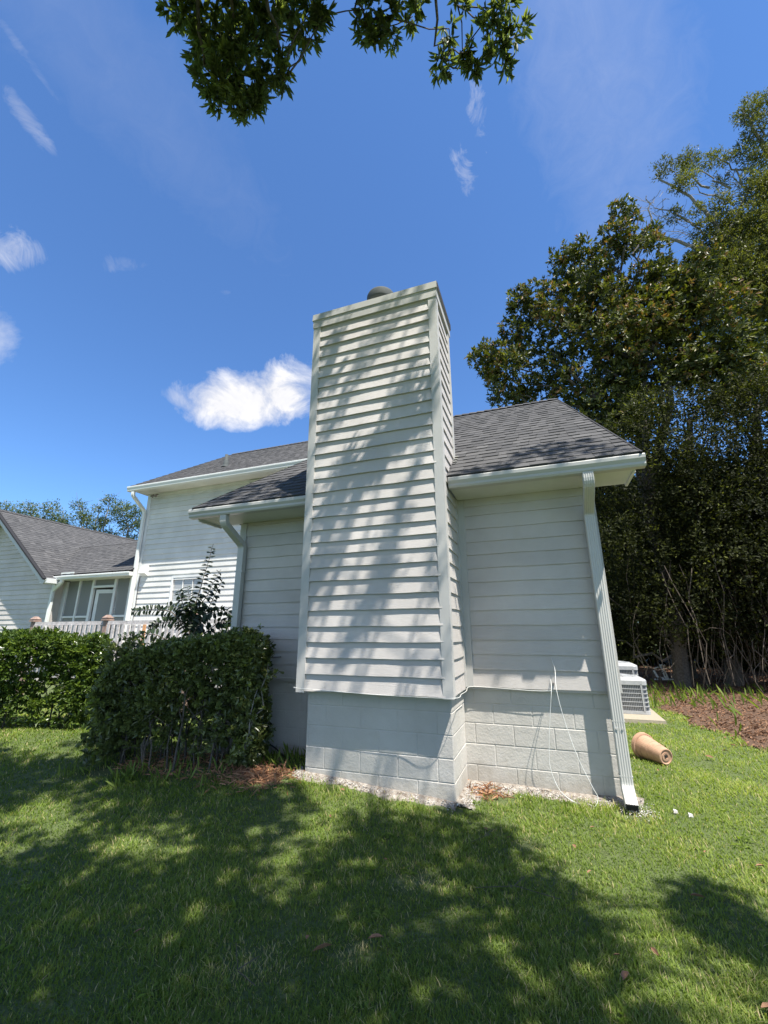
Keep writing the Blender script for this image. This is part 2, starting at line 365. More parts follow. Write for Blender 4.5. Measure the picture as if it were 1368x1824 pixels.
def blocks(mb, a, b, zs, nrm, off=0.0, w=.4064, jw=.009, inset=.0035):
    a = np.array(a, float); b = np.array(b, float); nrm = np.array(nrm, float); Ln = np.hypot(*(b - a)); d = (b - a) / Ln
    P = lambda s, o, z: (a[0] + d[0] * s + nrm[0] * o, a[1] + d[1] * s + nrm[1] * o, z)
    mb.poly([P(0, 0, min(zs)), P(Ln, 0, min(zs)), P(Ln, 0, max(zs)), P(0, 0, max(zs))], .5)
    for k, (z1, z0) in enumerate(zip(zs[:-1], zs[1:])):
        s = off + (w / 2 if k % 2 else 0) - w
        while s < Ln:
            x0, x1 = max(s + jw / 2, .001), min(s + w - jw / 2, Ln - .001)
            if x1 - x0 > .03:
                r = random.random(); o = inset + random.uniform(-.001, .0012); e = .004; j = random.uniform(-.001, .001)
                A = [(x0, z0 + jw / 2 + j), (x1, z0 + jw / 2 + j), (x1, z1 - jw / 2 + j), (x0, z1 - jw / 2 + j)]
                B = [(x0 + e, A[0][1] + e), (x1 - e, A[1][1] + e), (x1 - e, A[2][1] - e), (x0 + e, A[3][1] - e)]
                n = len(mb.v); mb.v += [P(s_, .0004, z_) for s_, z_ in A] + [P(s_, o, z_) for s_, z_ in B]
                mb.f.append((n + 4, n + 5, n + 6, n + 7)); mb.r.append(r)
                for i in range(4): mb.f.append((n + i, n + (i + 1) % 4, n + 4 + (i + 1) % 4, n + 4 + i)); mb.r.append(r)
            s += w
def shingles(mb, E0, E1, R0, R1, exp_=.143, seg=(.08, .22)):
    """overlapping shingle courses on the plane eave E0-E1, ridge R0-R1"""
    E0, E1, R0, R1 = map(lambda p: np.array(p, float), (E0, E1, R0, R1))
    nrm = np.cross(E1 - E0, R0 - E0); nrm /= np.linalg.norm(nrm); 
    if nrm[2] < 0: nrm = -nrm
    h = np.linalg.norm(np.cross(R0 - E0, (E1 - E0) / np.linalg.norm(E1 - E0))); n = max(2, int(round(h / exp_)))
    for i in range(n):
        a0, b0 = E0 + (R0 - E0) * i / n, E1 + (R1 - E1) * i / n; a1, b1 = E0 + (R0 - E0) * (i + 1.05) / n, E1 + (R1 - E1) * (i + 1.05) / n
        if i == n - 1: a1, b1 = R0, R1
        W0 = np.linalg.norm(b0 - a0); s = 0; tog = 0; dn = (a0 - a1) / max(1e-6, np.linalg.norm(a0 - a1))
        wob = random.uniform(-.003, .003)
        while s < W0 - 1e-4:
            e = min(W0, s + random.uniform(*seg)); f0, f1 = s / W0, e / W0; tog ^= 1
            hh = .009 + (.006 if tog else 0); ex = (.010 if tog and i > 0 else 0) + wob
            p0, p1 = a0 + (b0 - a0) * f0 + dn * ex, a0 + (b0 - a0) * f1 + dn * ex; q0, q1 = a1 + (b1 - a1) * f0, a1 + (b1 - a1) * f1
            k = len(mb.v); mb.v += [tuple(p0 + nrm * hh), tuple(p1 + nrm * hh), tuple(q1 + nrm * .003), tuple(q0 + nrm * .003), tuple(p0 - nrm * .002), tuple(p1 - nrm * .002)]
            r = min(1, max(0, random.gauss(.5, .24))); mb.f += [(k, k + 1, k + 2, k + 3), (k + 4, k + 5, k + 1, k)]; mb.r += [r, r * .3]
            mb.f += [(k + 4, k, k + 3), (k + 1, k + 5, k + 2)]; mb.r += [r * .5, r * .5]
            s = e
def slab(mb, pts, nrm, t):
    n = np.array(nrm, float); n /= np.linalg.norm(n); pts = [np.array(p, float) for p in pts]
    mb.hexa([p - n * t for p in pts], pts)
def roof(name, label, E0, E1, R0, R1, back=None, capw=.13):
    mb = MB(); shingles(mb, E0, E1, R0, R1); o = mb.build(name, M_shing, house)
    if label: o['label'] = label
    nrm = np.cross(np.array(E1, float) - np.array(E0, float), np.array(R0, float) - np.array(E0, float)); nrm = nrm * (1 if nrm[2] > 0 else -1)
    d = MB(); slab(d, [E0, E1, R1, R0], nrm, .035)
    d.build('roof_edge', M_dark, o)
    return o, d
def gutter(name, xa, xb, yf, zb, zt, mat_, depth=.12, end=True):
    """K-style gutter along X, front at yf"""
    prof = [(yf + depth, zb), (yf + .035, zb), (yf + .02, zb + .02), (yf + .022, zb + .045), (yf, zt - .045), (yf - .002, zt - .012), (yf + .006, zt), (yf + .014, zt - .008), (yf + .012, zt - .02), (yf + .014, zt - .045), (yf + .034, zb + .05), (yf + .045, zb + .012), (yf + depth, zb + .012)]
    mb = MB(); n = len(prof)
    for x in (xa, xb): mb.v += [(x, y, z) for y, z in prof]
    for i in range(n): j = (i + 1) % n; mb.f.append((i, j, n + j, n + i)); mb.r.append(.5)
    o = mb.build(name, mat_, house, smooth=False)
    if end:
        for x in (xa, xb):
            cap = MB()
            x0 = x - .002 if x == xa else x + .002
            pr = [(yf + depth, zb), (yf + .035, zb), (yf + .02, zb + .02), (yf + .022, zb + .045), (yf, zt - .045), (yf - .002, zt - .005), (yf + depth, zt - .005)]
            cap.hexa([(x0 - .002, y, z) for y, z in pr], [(x0 + .002, y, z) for y, z in pr])
            cap.build('end_cap', mat_, o)
    return o
def downspout(name, path, w, d, mat_, label=None, kick=None):
    """ribbed rectangular pipe; path in (x,y,z); the wide side w faces -Y"""
    ribs = 5; prof = []
    def side(p, q, n, amp):
        (x0, y0), (x1, y1) = p, q; nx, ny = (y1 - y0), -(x1 - x0); l = math.hypot(nx, ny); nx /= l; ny /= l
        for i in range(n * 4):
            f = (i + .5) / (n * 4); a = amp * (1 if (i % 4) in (1, 2) else -1); prof.append((x0 + (x1 - x0) * f + nx * a, y0 + (y1 - y0) * f + ny * a))
    hw, hd = w / 2, d / 2
    for p, q, n in (((-hw, -hd), (hw, -hd), ribs), ((hw, -hd), (hw, hd), 3), ((hw, hd), (-hw, hd), ribs), ((-hw, hd), (-hw, -hd), 3)): prof.append((p[0] * .96, p[1] * .96)); side(p, q, n, .0014)
    path = [Vector(p) for p in path]
    # round the elbows
    pts = [path[0]]
    for i in range(1, len(path) - 1):
        a, b, c_ = path[i - 1], path[i], path[i + 1]; r = min(.055, (a - b).length * .45, (c_ - b).length * .45)
        p, q = b + (a - b).normalized() * r, b + (c_ - b).normalized() * r
        for k in range(5): f = k / 4; pts.append(p * (1 - f) ** 2 + b * 2 * f * (1 - f) + q * f * f)
    pts.append(path[-1]); mb = MB(); n = len(prof); K = len(pts)
    for i, p in enumerate(pts):
        t1 = (pts[min(i + 1, K - 1)] - pts[max(i - 1, 0)]).normalized()
        X = Vector((1, 0, 0)); X = (X - t1 * X.dot(t1)).normalized(); Y = t1.cross(X)
        if Y.y < 0 and abs(Y.y) > .3: Y = -Y
        if i == 0: pv = Y
        if Y.dot(pv) < 0: Y = -Y
        pv = Y
        mb.v += [tuple(p + X * x + Y * y) for x, y in prof]
    for i in range(K - 1):
        for j in range(n): k = (j + 1) % n; mb.f.append((i * n + j, i * n + k, (i + 1) * n + k, (i + 1) * n + j)); mb.r.append(.5)
    o = mb.build(name, mat_, house)
    if label: o['label'] = label
    return o
Y0 = HD
# --- chimney
chl = [0.956, 1.127, 1.296, 1.459, 1.622, 1.795, 1.958, 2.123, 2.276, 2.43, 2.575, 2.721, 2.88, 3.03, 3.196, 3.373, 3.526, 3.697, 3.855, 4.01, 4.169, 4.326, 4.495, 4.648, 4.80, 4.966, 5.119, 5.287, 5.432, 5.60]
mb = MB(); siding(mb, (.05, 0), (HW - .05, 0), chl, (0, -1), t=.029, seg=.12); siding(mb, (HW, .05), (HW, Y0 + .02), chl, (1, 0), t=.018, seg=.12); siding(mb, (0, Y0 + .02), (0, .05), chl, (-1, 0), t=.018)
mb.box((.004, .004, .952), (HW - .004, Y0 + .1, 5.66), .5)
chim = mb.build('chimney', M_side, house); chim['label'] = 'tall lap-sided chimney chase with a metal cap'
def board(name, a, b, mat_=None, par=None):
    m_ = MB(); m_.box(a, b, .4); return m_.build(name, mat_ or M_trim, par or house)
for x0, x1 in ((-.026, .078), (HW - .078, HW + .026)):
    board('corner_board', (x0, -.028, .940), (x1, .0015, 5.62), par=chim)
board('corner_board', (HW + .001, .0018, .942), (HW + .0255, .075, 5.62), par=chim)
board('corner_board', (HW + .0012, Y0 - .085, .975), (HW + .0252, Y0 - .0012, 5.62), par=chim)
board('corner_board', (-.0255, .0018, .942), (-.001, .075, 5.62), par=chim)
m_ = MB(); m_.box((-.034, -.036, 5.60), (HW + .034, Y0 + .036, 5.722), .5); m_.build('trim_band', M_trim, chim)
m_ = MB(); m_.hexa([(-.045, -.047, 5.722), (HW + .045, -.047, 5.722), (HW + .045, Y0 + .047, 5.722), (-.045, Y0 + .047, 5.722)], [(-.040, -.042, 5.82), (HW + .040, -.042, 5.82), (HW + .040, Y0 + .042, 5.82), (-.040, Y0 + .042, 5.82)], .5)
for i in range(2): m_.box((.45 + i * .8, -.050, 5.755), (.455 + i * .8, -.0465, 5.785), .2)
cap_ = m_.build('cap', M_metal, chim)
m_ = MB(); m_.box((HW + .0465, -.04, 5.724), (HW + .049, Y0 + .045, 5.818), .5); m_.build('flashing', M_dark, chim)
m_ = MB(); MT = Matrix.Translation((.80, .42, 0)); m_.lathe([(.16, 5.80), (.16, 6.12), (.20, 6.125), (.205, 6.16), (.205, 6.24), (.19, 6.275), (.10, 6.29), (.0, 6.292)], 32, MT); m_.build('flue_pipe', M_flue, chim, smooth=True)
# step flashing where the chimney meets the roof
m_ = MB()
for i in range(3):
    m_ = MB(); m_.box((HW + .027 + i * .001, .56 + i * .08, 3.60 + i * .064), (HW + .075 - i * .002, .63 + i * .08, 3.612 + i * .064), .5)
    m_.build('step_flashing', M_metal, chim)
# --- foundation
zl = [1.0032, .80, .5968, .3936, .1904, -.0128, -.216, -.4192]
F0 = .125
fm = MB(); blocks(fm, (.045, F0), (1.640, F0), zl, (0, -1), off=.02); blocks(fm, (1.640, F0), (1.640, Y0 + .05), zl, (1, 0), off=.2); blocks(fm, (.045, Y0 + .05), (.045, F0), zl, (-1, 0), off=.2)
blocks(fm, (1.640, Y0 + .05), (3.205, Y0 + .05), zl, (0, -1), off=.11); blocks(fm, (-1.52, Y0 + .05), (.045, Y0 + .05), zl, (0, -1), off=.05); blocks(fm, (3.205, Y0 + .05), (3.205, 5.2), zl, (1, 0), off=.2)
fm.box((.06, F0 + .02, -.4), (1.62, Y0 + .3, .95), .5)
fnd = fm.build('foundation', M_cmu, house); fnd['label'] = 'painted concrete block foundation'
# --- main wing walls
zr = [.975, 1.159, 1.319, 1.475, 1.634, 1.801, 1.96, 2.126, 2.288, 2.451, 2.605, 2.768, 2.937, 3.102, 3.135]
XR_, XL_ = 3.22, -1.56
def wallbox(mb, x0, y0, x1, y1, z0, z1): mb.box((x0, y0, z0), (x1, y1, z1), .5)
mb = MB(); siding(mb, (HW + .06, Y0), (XR_ - .02, Y0), zr, (0, -1), t=.019, seg=.12); wallbox(mb, HW - .1, Y0 + .001, XR_ - .005, Y0 + .11, .95, 3.2)
w1 = mb.build('wall', M_side, house); w1['label'] = 'lap-sided wall right of the chimney, above the block foundation'
mb = MB(); siding(mb, (XL_ + .08, Y0), (-.02, Y0), zr, (0, -1), t=.019, seg=.12); wallbox(mb, XL_ + .005, Y0 + .001, .1, Y0 + .11, .95, 3.2)
w2 = mb.build('wall', M_side, house); w2['label'] = 'shaded lap-sided wall left of the chimney'
mb = MB(); siding(mb, (XL_, 5.2), (XL_, Y0 + .1), zr, (-1, 0)); wallbox(mb, XL_ + .006, Y0 + .12, XL_ + .1, 5.26, .1, 3.2); mb.build('wall', M_side, house)['label'] = 'left side wall of the chimney wing'; mb = MB(); siding(mb, (XR_ - .001, Y0 + .02), (XR_ - .001, 5.26), zr, (1, 0)); wallbox(mb, XR_ - .12, Y0 + .12, XR_ - .006, 5.26, .95, 3.2)
mb.poly([(3.2, Y0, 3.1), (3.2, 5.4, 3.1), (3.13, 3.1, 5.55)], .5); w3 = mb.build('wall', M_side, house); w3['label'] = 'right side wall of the chimney wing'
board('corner_board', (HW + .0255, Y0 - .030, .972), (HW + .10, Y0 - .002, 3.14))
board('corner_board', (XR_ - .08, Y0 - .024, .968), (XR_ + .02, Y0 - .0012, 3.14))
board('corner_board', (XL_ - .02, Y0 - .026, .968), (XL_ + .085, Y0 - .0012, 3.14))
board('frieze_board', (HW + .102, Y0 - .019, 3.055), (XR_ - .082, Y0 - .0025, 3.148))
# soffits and gutters
GF = .20
m_ = MB(); m_.box((HW + .03, GF + .10, 3.150), (3.60, Y0 + .02, 3.170), .5); m_.box((HW + .03, GF + .115, 3.146), (3.60, GF + .14, 3.272), .5)
m_.box((3.575, GF + .142, 3.125), (3.60, Y0 + .04, 3.30), .5); m_.build('soffit', M_soffit, house)
m_ = MB(); m_.box((-2.02, GF + .10, 3.150), (-.028, Y0 + .02, 3.170), .5); m_.box((-2.02, GF + .115, 3.146), (-.028, GF + .14, 3.272), .5); m_.box((-2.02, GF + .142, 3.12), (-1.995, Y0 + .04, 3.30), .5)
m_.build('soffit', M_soffit, house)
g1 = gutter('gutter', HW + .03, 3.67, GF - .02, 3.138, 3.262, M_metal)
g2 = gutter('gutter', -2.06, -.03, GF - .02, 3.140, 3.262, M_metal)
d1 = downspout('downspout', [(3.145, .245, 3.145), (3.145, .245, 3.03), (3.155, .685, 2.83), (3.155, .685, .15), (3.150, .50, .045)], .104, .078, M_metal, 'ribbed downspout at the right corner with a kicked-out foot')
for z in (.72, .25):
    m_ = MB(); m_.box((3.098, .6455, z), (3.212, .72, z + .010), .6); m_.build('strap', M_metal, d1)
for x in (3.13, 3.18): m_ = MB(); m_.tube([(x, .646, .66), (x, .638, .66)], .011, 8); m_.build('rivet', M_metal, d1)
m_ = MB(); dd = Vector((0, -.185, -.105)).normalized(); uu = Vector((0, dd.z, -dd.y)); pc = Vector((3.150, .50, .045)) + dd * .002
m_.hexa([pc + Vector((i * .043, 0, 0)) + uu * (j * .031) for i, j in ((-1, -1), (1, -1), (1, 1), (-1, 1))], [pc + dd * .002 + Vector((i * .043, 0, 0)) + uu * (j * .031) for i, j in ((-1, -1), (1, -1), (1, 1), (-1, 1))]); m_.build('outlet_shade_plate', M_dark, d1)  # dark plate over the pipe end, coloured as the shade inside it
d2 = downspout('downspout', [(-1.475, .26, 3.145), (-1.475, .26, 3.03), (-1.475, .69, 2.79), (-1.475, .69, .05)], .104, .078, M_metal, 'downspout left of the chimney, curling back to the wall')
m_ = MB(); m_.box((-1.54, .649, 2.40), (-1.41, .73, 2.42), .6); m_.build('strap', M_metal, d2)
# main roof
EL, ER, RL, RR = (-1.98, .185, 3.272), (3.635, .185, 3.272), (-.2, 3.10, 5.60), (3.16, 3.10, 5.60)
r1, _ = roof('roof', 'shingle roof behind the chimney', EL, ER, RL, RR)
m_ = MB(); m_.poly([RR, (3.17, 6.0, 3.272), (-1.98, 6.0, 3.272), RL], .5); m_.poly([RL, (-1.98, 6.0, 3.272), EL], .5); m_.build('roof', M_shing, house)['label'] = 'rear roof planes of the chimney wing'
def ridgecap(a, b, par, w=.13, n=None):
    a, b = Vector(a), Vector(b); d = b - a; k = max(3, int(d.length / .14)); mb = MB(); s = Vector((-d.y, d.x, 0)).normalized()
    for i in range(k):
        p, q = a + d * i / k, a + d * (i + 1.1) / k; up = Vector((0, 0, 1)); h0, h1 = .028, .012
        mb.poly([p + s * w - up * (w * .7) + up * h0, p + up * h0, q + up * h1, q + s * w - up * (w * .7) + up * h1], random.random() * .5)
        mb.poly([p + up * h0, p - s * w - up * (w * .7) + up * h0, q - s * w - up * (w * .7) + up * h1, q + up * h1], random.random() * .5)
    return mb.build('ridge_cap', M_shing, par)
ridgecap(RL, RR, r1); 
# rake drip edge
m_ = MB(); m_.bar(Vector(ER) + Vector((0.005, .0, -.02)), Vector(RR) + Vector((.005, 0, -.02)), .02, .06); m_.build('rake_edge', M_dark, r1); m_ = MB(); m_.bar(Vector(EL) + Vector((-.005, .0, -.02)), Vector(RL) + Vector((-.005, 0, -.02)), .02, .06); m_.build('rake_edge', M_dark, r1)
# --- two-storey wing
TY, TX = 5.27, -8.97
z2 = [1.44 + .1623 * i for i in range(28)]; z2 = [z for z in z2 if z < 5.83] + [5.84]
wx0, wx1, wz0, wz1 = -7.50, -6.42, 1.72, 3.12
def xr2(z):   # boards left and right of the window are separate calls
    return None
mb = MB()
lo = [z for z in z2 if z < wz1 + .02]; hi = [z for z in z2 if z >= wz1 - .16]
siding(mb, (TX + .12, TY), (wx0 - .06, TY), lo, (0, -1), t=.026); siding(mb, (wx1 + .06, TY), (2.0, TY), lo, (0, -1), t=.026); siding(mb, (TX + .12, TY), (2.0, TY), hi, (0, -1), t=.026)
lo2 = [z for z in z2 if z < wz0 - .1]; siding(mb, (wx0 - .06, TY), (wx1 + .06, TY), lo2 + [wz0 - .07], (0, -1))
mb.box((TX + .01, TY + .03, 0), (wx0, TY + .15, 5.85), .5); mb.box((wx1, TY + .03, 0), (2.0, TY + .15, 5.85), .5); mb.box((wx0 + .001, TY + .03, 0), (wx1 - .001, TY + .15, wz0), .5); mb.box((wx0 + .001, TY + .03, wz1), (wx1 - .001, TY + .15, 5.85), .5)
mb.poly([(TX + .01, TY + .1, 0), (TX + .01, 9.2, 0), (TX + .01, 9.2, 5.85), (TX + .01, TY + .1, 5.85)], .5); mb.poly([(2.0, TY + .1, 0), (2.0, 9.2, 0), (2.0, 9.2, 5.85), (2.0, TY + .1, 5.85)], .5); mb.poly([(TX, 9.2, 0), (2.0, 9.2, 0), (2.0, 9.2, 5.85), (TX, 9.2, 5.85)], .5)
w4 = mb.build('wall', M_white, house); w4['label'] = 'two-storey pale wall with window at the back left'
board('corner_board', (TX - .02, TY - .034, .3), (TX + .125, TY - .0012, 5.84), M_trimw)
board('frieze_board', (TX + .127, TY - .032, 5.78), (1.99, TY - .0015, 5.855), M_trimw)
def window(x0, x1, z0, z1, y, nx=2, nz=4):
    m_ = MB(); f = .055
    m_.box((x0 - f, y - .035, z0 - f), (x0, y + .03, z1 + f)); m_.box((x1, y - .035, z0 - f), (x1 + f, y + .03, z1 + f)); m_.box((x0 + .001, y - .034, z1), (x1 - .001, y + .03, z1 + f)); m_.box((x0 + .001, y - .034, z0 - f), (x1 - .001, y + .03, z0))
    zm = (z0 + z1) / 2; m_.box((x0 + .001, y - .018, zm - .03), (x1 - .001, y + .01, zm + .03))
    o = m_.build('window', M_trimw, house)
    for i in range(1, nx + 1): x = x0 + (x1 - x0) * i / (nx + 1); m_ = MB(); m_.box((x - .011, y - .008, z0 + .002), (x + .011, y + .012, z1 - .002)); m_.build('muntin', M_trimw, o)
    for i in range(1, nz): 
        z = z0 + (z1 - z0) * i / nz
        if abs(z - zm) > .05: m_ = MB(); m_.box((x0 + .002, y - .006, z - .011), (x1 - .002, y + .010, z + .011)); m_.build('muntin', M_trimw, o)
    m_ = MB(); m_.box((x0 + .0005, y + .014, z0 + .0005), (x1 - .0005, y + .028, z1 - .0005)); m_.build('pane', M_glass, o)
    return o
window(wx0, wx1, wz0, wz1, TY).__setitem__('label', 'ground-floor window with white muntins and blinds')
window(-5.05, -4.2, 5.42, 5.76, TY - .035, 2, 1).__setitem__('label', 'high narrow window tucked under the upper eave')
# wall vent hood
m_ = MB(); m_.hexa([(-8.76, TY - .17, 3.30), (-8.50, TY - .17, 3.30), (-8.50, TY - .018, 3.22), (-8.76, TY - .018, 3.22)], [(-8.74, TY - .10, 3.53), (-8.52, TY - .10, 3.53), (-8.52, TY - .018, 3.54), (-8.74, TY - .018, 3.54)]); m_.build('vent_hood', M_trimw, house)
# cable down beside it
m_ = MB(); m_.tube([(-8.80, TY - .04, 3.22), (-8.82, TY - .045, 2.9), (-8.80, TY - .04, 2.4), (-8.83, TY - .045, 1.8), (-8.81, TY - .04, 1.2)], .009, 5); m_.build('service_cable', M_blackc, house)
UG = 4.62
m_ = MB(); m_.box((TX - .20, UG + .10, 5.862), (2.3, TY + .1, 5.88)); m_.box((TX - .20, UG + .115, 5.855), (2.3, UG + .14, 5.97)); m_.build('soffit', M_soffit, house)
g3 = gutter('gutter', -9.20, 2.3, UG, 5.80, 5.95, M_metalw, .13)
d3 = downspout('downspout', [(-8.98, 4.69, 5.80), (-8.98, 4.69, 5.66), (-8.97, 5.17, 5.28), (-8.97, 5.17, 1.0)], .10, .076, M_metalw, 'downspout at the corner of the two-storey wing')
m_ = MB(); m_.tube([(-8.55, 5.20, 5.80), (-8.50, 5.10, 5.76)], .02, 8)
for s in (-.07, .07): m_.lathe([(.018, 0), (.045, .09), (.05, .11), (0, .105)], 10, Matrix.Translation((-8.50 + s, 5.08, 5.76)) @ Matrix.Rotation(2.5, 4, 'X')); 
m_.build('floodlight', M_rust, house)
TE0, TE1, TR0, TR1 = (-9.12, 4.66, 5.965), (2.25, 4.66, 5.965), (-6.87, 6.50, 7.46), (-1.6, 6.50, 7.46)
r2, _ = roof('roof', 'upper shingle roof of the two-storey wing', TE0, TE1, TR0, TR1); ridgecap(TR0, TR1, r2)
m_ = MB(); B0, B1 = (-9.12, 9.3, 5.965), (2.25, 9.3, 5.965); m_.poly([TE0, TR0, B0], .5); m_.poly([B0, TR0, TR1, B1], .5); m_.poly([TE1, B1, TR1], .5); m_.build('roof', M_shing, house)['label'] = 'rear and hip planes of the upper roof'
m_ = MB(); MT = Matrix.Translation((-6.0, 5.22, 6.36)); m_.lathe([(.13, .0), (.10, .06), (.075, .10), (.072, .22), (.05, .23), (.05, .42), (.035, .42), (.034, .30)], 16, MT); m_.build('vent_pipe', M_flue, house, smooth=True)
# --- porch
PY = 5.5
m_ = MB()
for x in (-12.31, -11.70, -9.45): m_.box((x - .035, PY - .04, 1.0), (x + .035, PY + .03, 3.24))
for x in (-11.07, -10.08): m_.box((x - .05, PY - .045, 1.0), (x + .05, PY + .03, 3.24))
for a, b in ((-12.27, -11.74), (-11.66, -11.12), (-10.03, -9.49), (-9.41, -8.99)):
    m_.box((a, PY - .035, 2.05), (b, PY + .025, 2.11)); m_.box((a, PY - .035, 1.35), (b, PY + .025, 1.41))
m_.box((-11.02, PY - .04, 2.98), (-10.13, PY + .028, 3.05)); m_.box((-12.4, PY - .042, 3.241), (-8.95, PY + .03, 3.30))
por = m_.build('porch_frame', M_trimw, house)
m_ = MB()
for a, b in ((-12.27, -11.74), (-11.66, -11.12), (-10.03, -9.49), (-9.41, -8.99)):
    m_.poly([(a, PY, 2.11), (b, PY, 2.11), (b, PY, 3.241), (a, PY, 3.241)], .5); m_.poly([(a, PY, 1.41), (b, PY, 1.41), (b, PY, 2.05), (a, PY, 2.05)], .5)
m_.poly([(-11.02, PY, 3.05), (-10.13, PY, 3.05), (-10.13, PY, 3.241), (-11.02, PY, 3.241)], .5)
m_.build('screen', M_screen, por)
m_ = MB()
for a, b in ((-12.27, -11.12), (-10.03, -8.99)):
    n = int((b - a) / .1)
    for i in range(n): m_ = MB(); m_.box((a + i * .1, PY + .05, 1.2), (a + i * .1 + .03, PY + .08, 2.03)); m_.build('baluster', M_trimw, por)
m_ = MB(); a = Vector((-11.0, PY + .03, 0)); u = Vector((math.cos(.16), math.sin(.16), 0))
def dbox(s0, s1, z0, z1, t=.035):
    p, q = a + u * s0, a + u * s1; nn = Vector((-u.y, u.x, 0)) * t
    m_.hexa([p + Vector((0, 0, z0)), q + Vector((0, 0, z0)), q + nn + Vector((0, 0, z0)), p + nn + Vector((0, 0, z0))], [p + Vector((0, 0, z1)), q + Vector((0, 0, z1)), q + nn + Vector((0, 0, z1)), p + nn + Vector((0, 0, z1))])
dbox(.02, .14, 1.1, 2.93); dbox(.74, .84, 1.1, 2.93); dbox(.1401, .7399, 2.81, 2.93); dbox(.1401, .7399, 1.1, 1.35)
dr = m_.build('door', M_trimw, house); dr['label'] = 'screen door standing ajar'
m_ = MB(); dbox(.1401, .7399, 1.351, 2.809, .004); m_.build('screen', M_screen, dr)
m_ = MB(); m_.box((-14.5, 8.5, .9), (-8.98, 8.6, 3.4)); m_.box((-14.5, 5.6, .9), (-8.98, 8.5, 1.0)); m_.box((-14.5, 5.6, 3.31), (-8.98, 8.5, 3.33)); m_.build('porch_interior', M_int, house)
mb = MB(); siding(mb, (-12.9, PY), (-12.35, PY), [1.1 + .1623 * i for i in range(14)], (0, -1)); mb.box((-13, PY + .01, .8), (-12.36, PY + .1, 3.3)); mb.build('wall', M_white, house)['label'] = 'short stub of pale wall beside the porch screens'
m_ = MB(); m_.box((-12.6, 5.12, 3.245), (-8.98, 5.56, 3.262)); m_.build('soffit', M_soffit, house)
g4 = gutter('gutter', -12.35, -8.99, 4.98, 3.24, 3.36, M_metalw, .13)
m_ = MB(); m_.box((-12.05, 5.03, 3.33), (-11.45, 5.045, 3.47)); m_.build('splash_guard', M_metalw, g4)
d4 = downspout('downspout', [(-11.98, 5.06, 3.24), (-11.98, 5.06, 3.16), (-12.44, 5.14, 2.92), (-12.44, 5.14, 1.0)], .10, .076, M_metalw, 'downspout curling onto the gable wall by the porch')
r3, _ = roof('roof', 'low porch roof', (-12.45, 5.02, 3.40), (-8.98, 5.02, 3.40), (-14.2, 7.0, 4.84), (-8.98, 7.0, 4.84)); ridgecap((-14.2, 7.0, 4.84), (-8.98, 7.0, 4.84), r3)
m_ = MB(); m_.poly([(-14.2, 7.0, 4.84), (-8.98, 7.0, 4.84), (-8.98, 9.2, 3.3), (-14.2, 9.2, 3.3)], .5); m_.build('roof', M_shing, house)['label'] = 'rear slope of the porch roof'
# --- gable wing
GX, GZ, GS = -15.72, 5.93, .762
z5 = [.9 + .1623 * i for i in range(31)]
gb = -18.9
def xrg(z):
    hw = max(0, (GZ - .16 - z) / GS); x1 = min(-12.52, GX + hw); x0 = max(gb, GX - hw); return (x0 - gb, x1 - gb)
mb = MB(); siding(mb, (gb, 5.22), (-12.52, 5.22), z5, (0, -1), t=.025, xr=xrg)
mb.hexa([(gb, 5.222, 0), (-12.50, 5.222, 0), (-12.50, 5.222, 3.40), (GX, 5.222, GZ - .12), (gb, 5.222, 3.40)], [(gb, 5.32, 0), (-12.50, 5.32, 0), (-12.50, 5.32, 3.40), (GX, 5.32, GZ - .12), (gb, 5.32, 3.40)], .5)
mb.poly([(-12.51, 5.3, 0), (-12.51, 12, 0), (-12.51, 12, 3.3), (-12.51, 5.3, 3.3)], .5); mb.poly([(gb, 5.3, 0), (gb, 12, 0), (gb, 12, 3.3), (gb, 5.3, 3.3)], .5)
mb.build('wall', M_side, house)['label'] = 'gable wall at the far left'
board('corner_board', (-12.62, 5.195, .8), (-12.49, 5.2185, 3.3), M_trimw)
er, el = (-12.20, GZ - GS * (GX + 12.20) * -1), 0
zr_ = GZ - GS * (-12.20 - GX); 
r4, _ = roof('roof', 'right slope of the gable wing roof', (-12.20, 12.2, zr_), (-12.20, 4.73, zr_), (GX, 12.2, GZ), (GX, 4.73, GZ))
r5, _ = roof('roof', 'left slope of the gable wing roof', (2 * GX + 12.20, 4.73, zr_), (2 * GX + 12.20, 12.2, zr_), (GX, 4.73, GZ), (GX, 12.2, GZ)); ridgecap((GX, 4.73, GZ), (GX, 12.2, GZ), r4)
m_ = MB()
for s in (1, -1):
    a = Vector((GX, 4.71, GZ - .15)); b = Vector((GX + s * 3.46, 4.71, GZ - .15 - GS * 3.46)); m_.bar(a, b, .03, .19, (0, 0, 1))
m_.build('rake_board', M_metal, house)
m_ = MB()
for s in (1, -1):
    a = Vector((GX, 4.67, GZ - .03)); b = Vector((GX + s * 3.50, 4.67, GZ - .03 - GS * 3.50)); m_.bar(a, b, .10, .05, (0, 0, 1))
m_.build('drip_edge', M_dark, r4)
m_ = MB()
for s in (1, -1): m_.hexa([(GX, 4.73, GZ - .10), (GX + s * 3.45, 4.73, GZ - .10 - GS * 3.45), (GX + s * 3.45, 5.22, GZ - .10 - GS * 3.45), (GX, 5.22, GZ - .10)], [(GX, 4.73, GZ - .085), (GX + s * 3.45, 4.73, GZ - .085 - GS * 3.45), (GX + s * 3.45, 5.22, GZ - .085 - GS * 3.45), (GX, 5.22, GZ - .085)])
m_.build('soffit', M_soffit, house)
board('eave_return', (-12.50, 4.72, 3.12), (-12.16, 5.20, 3.27), M_trimw)

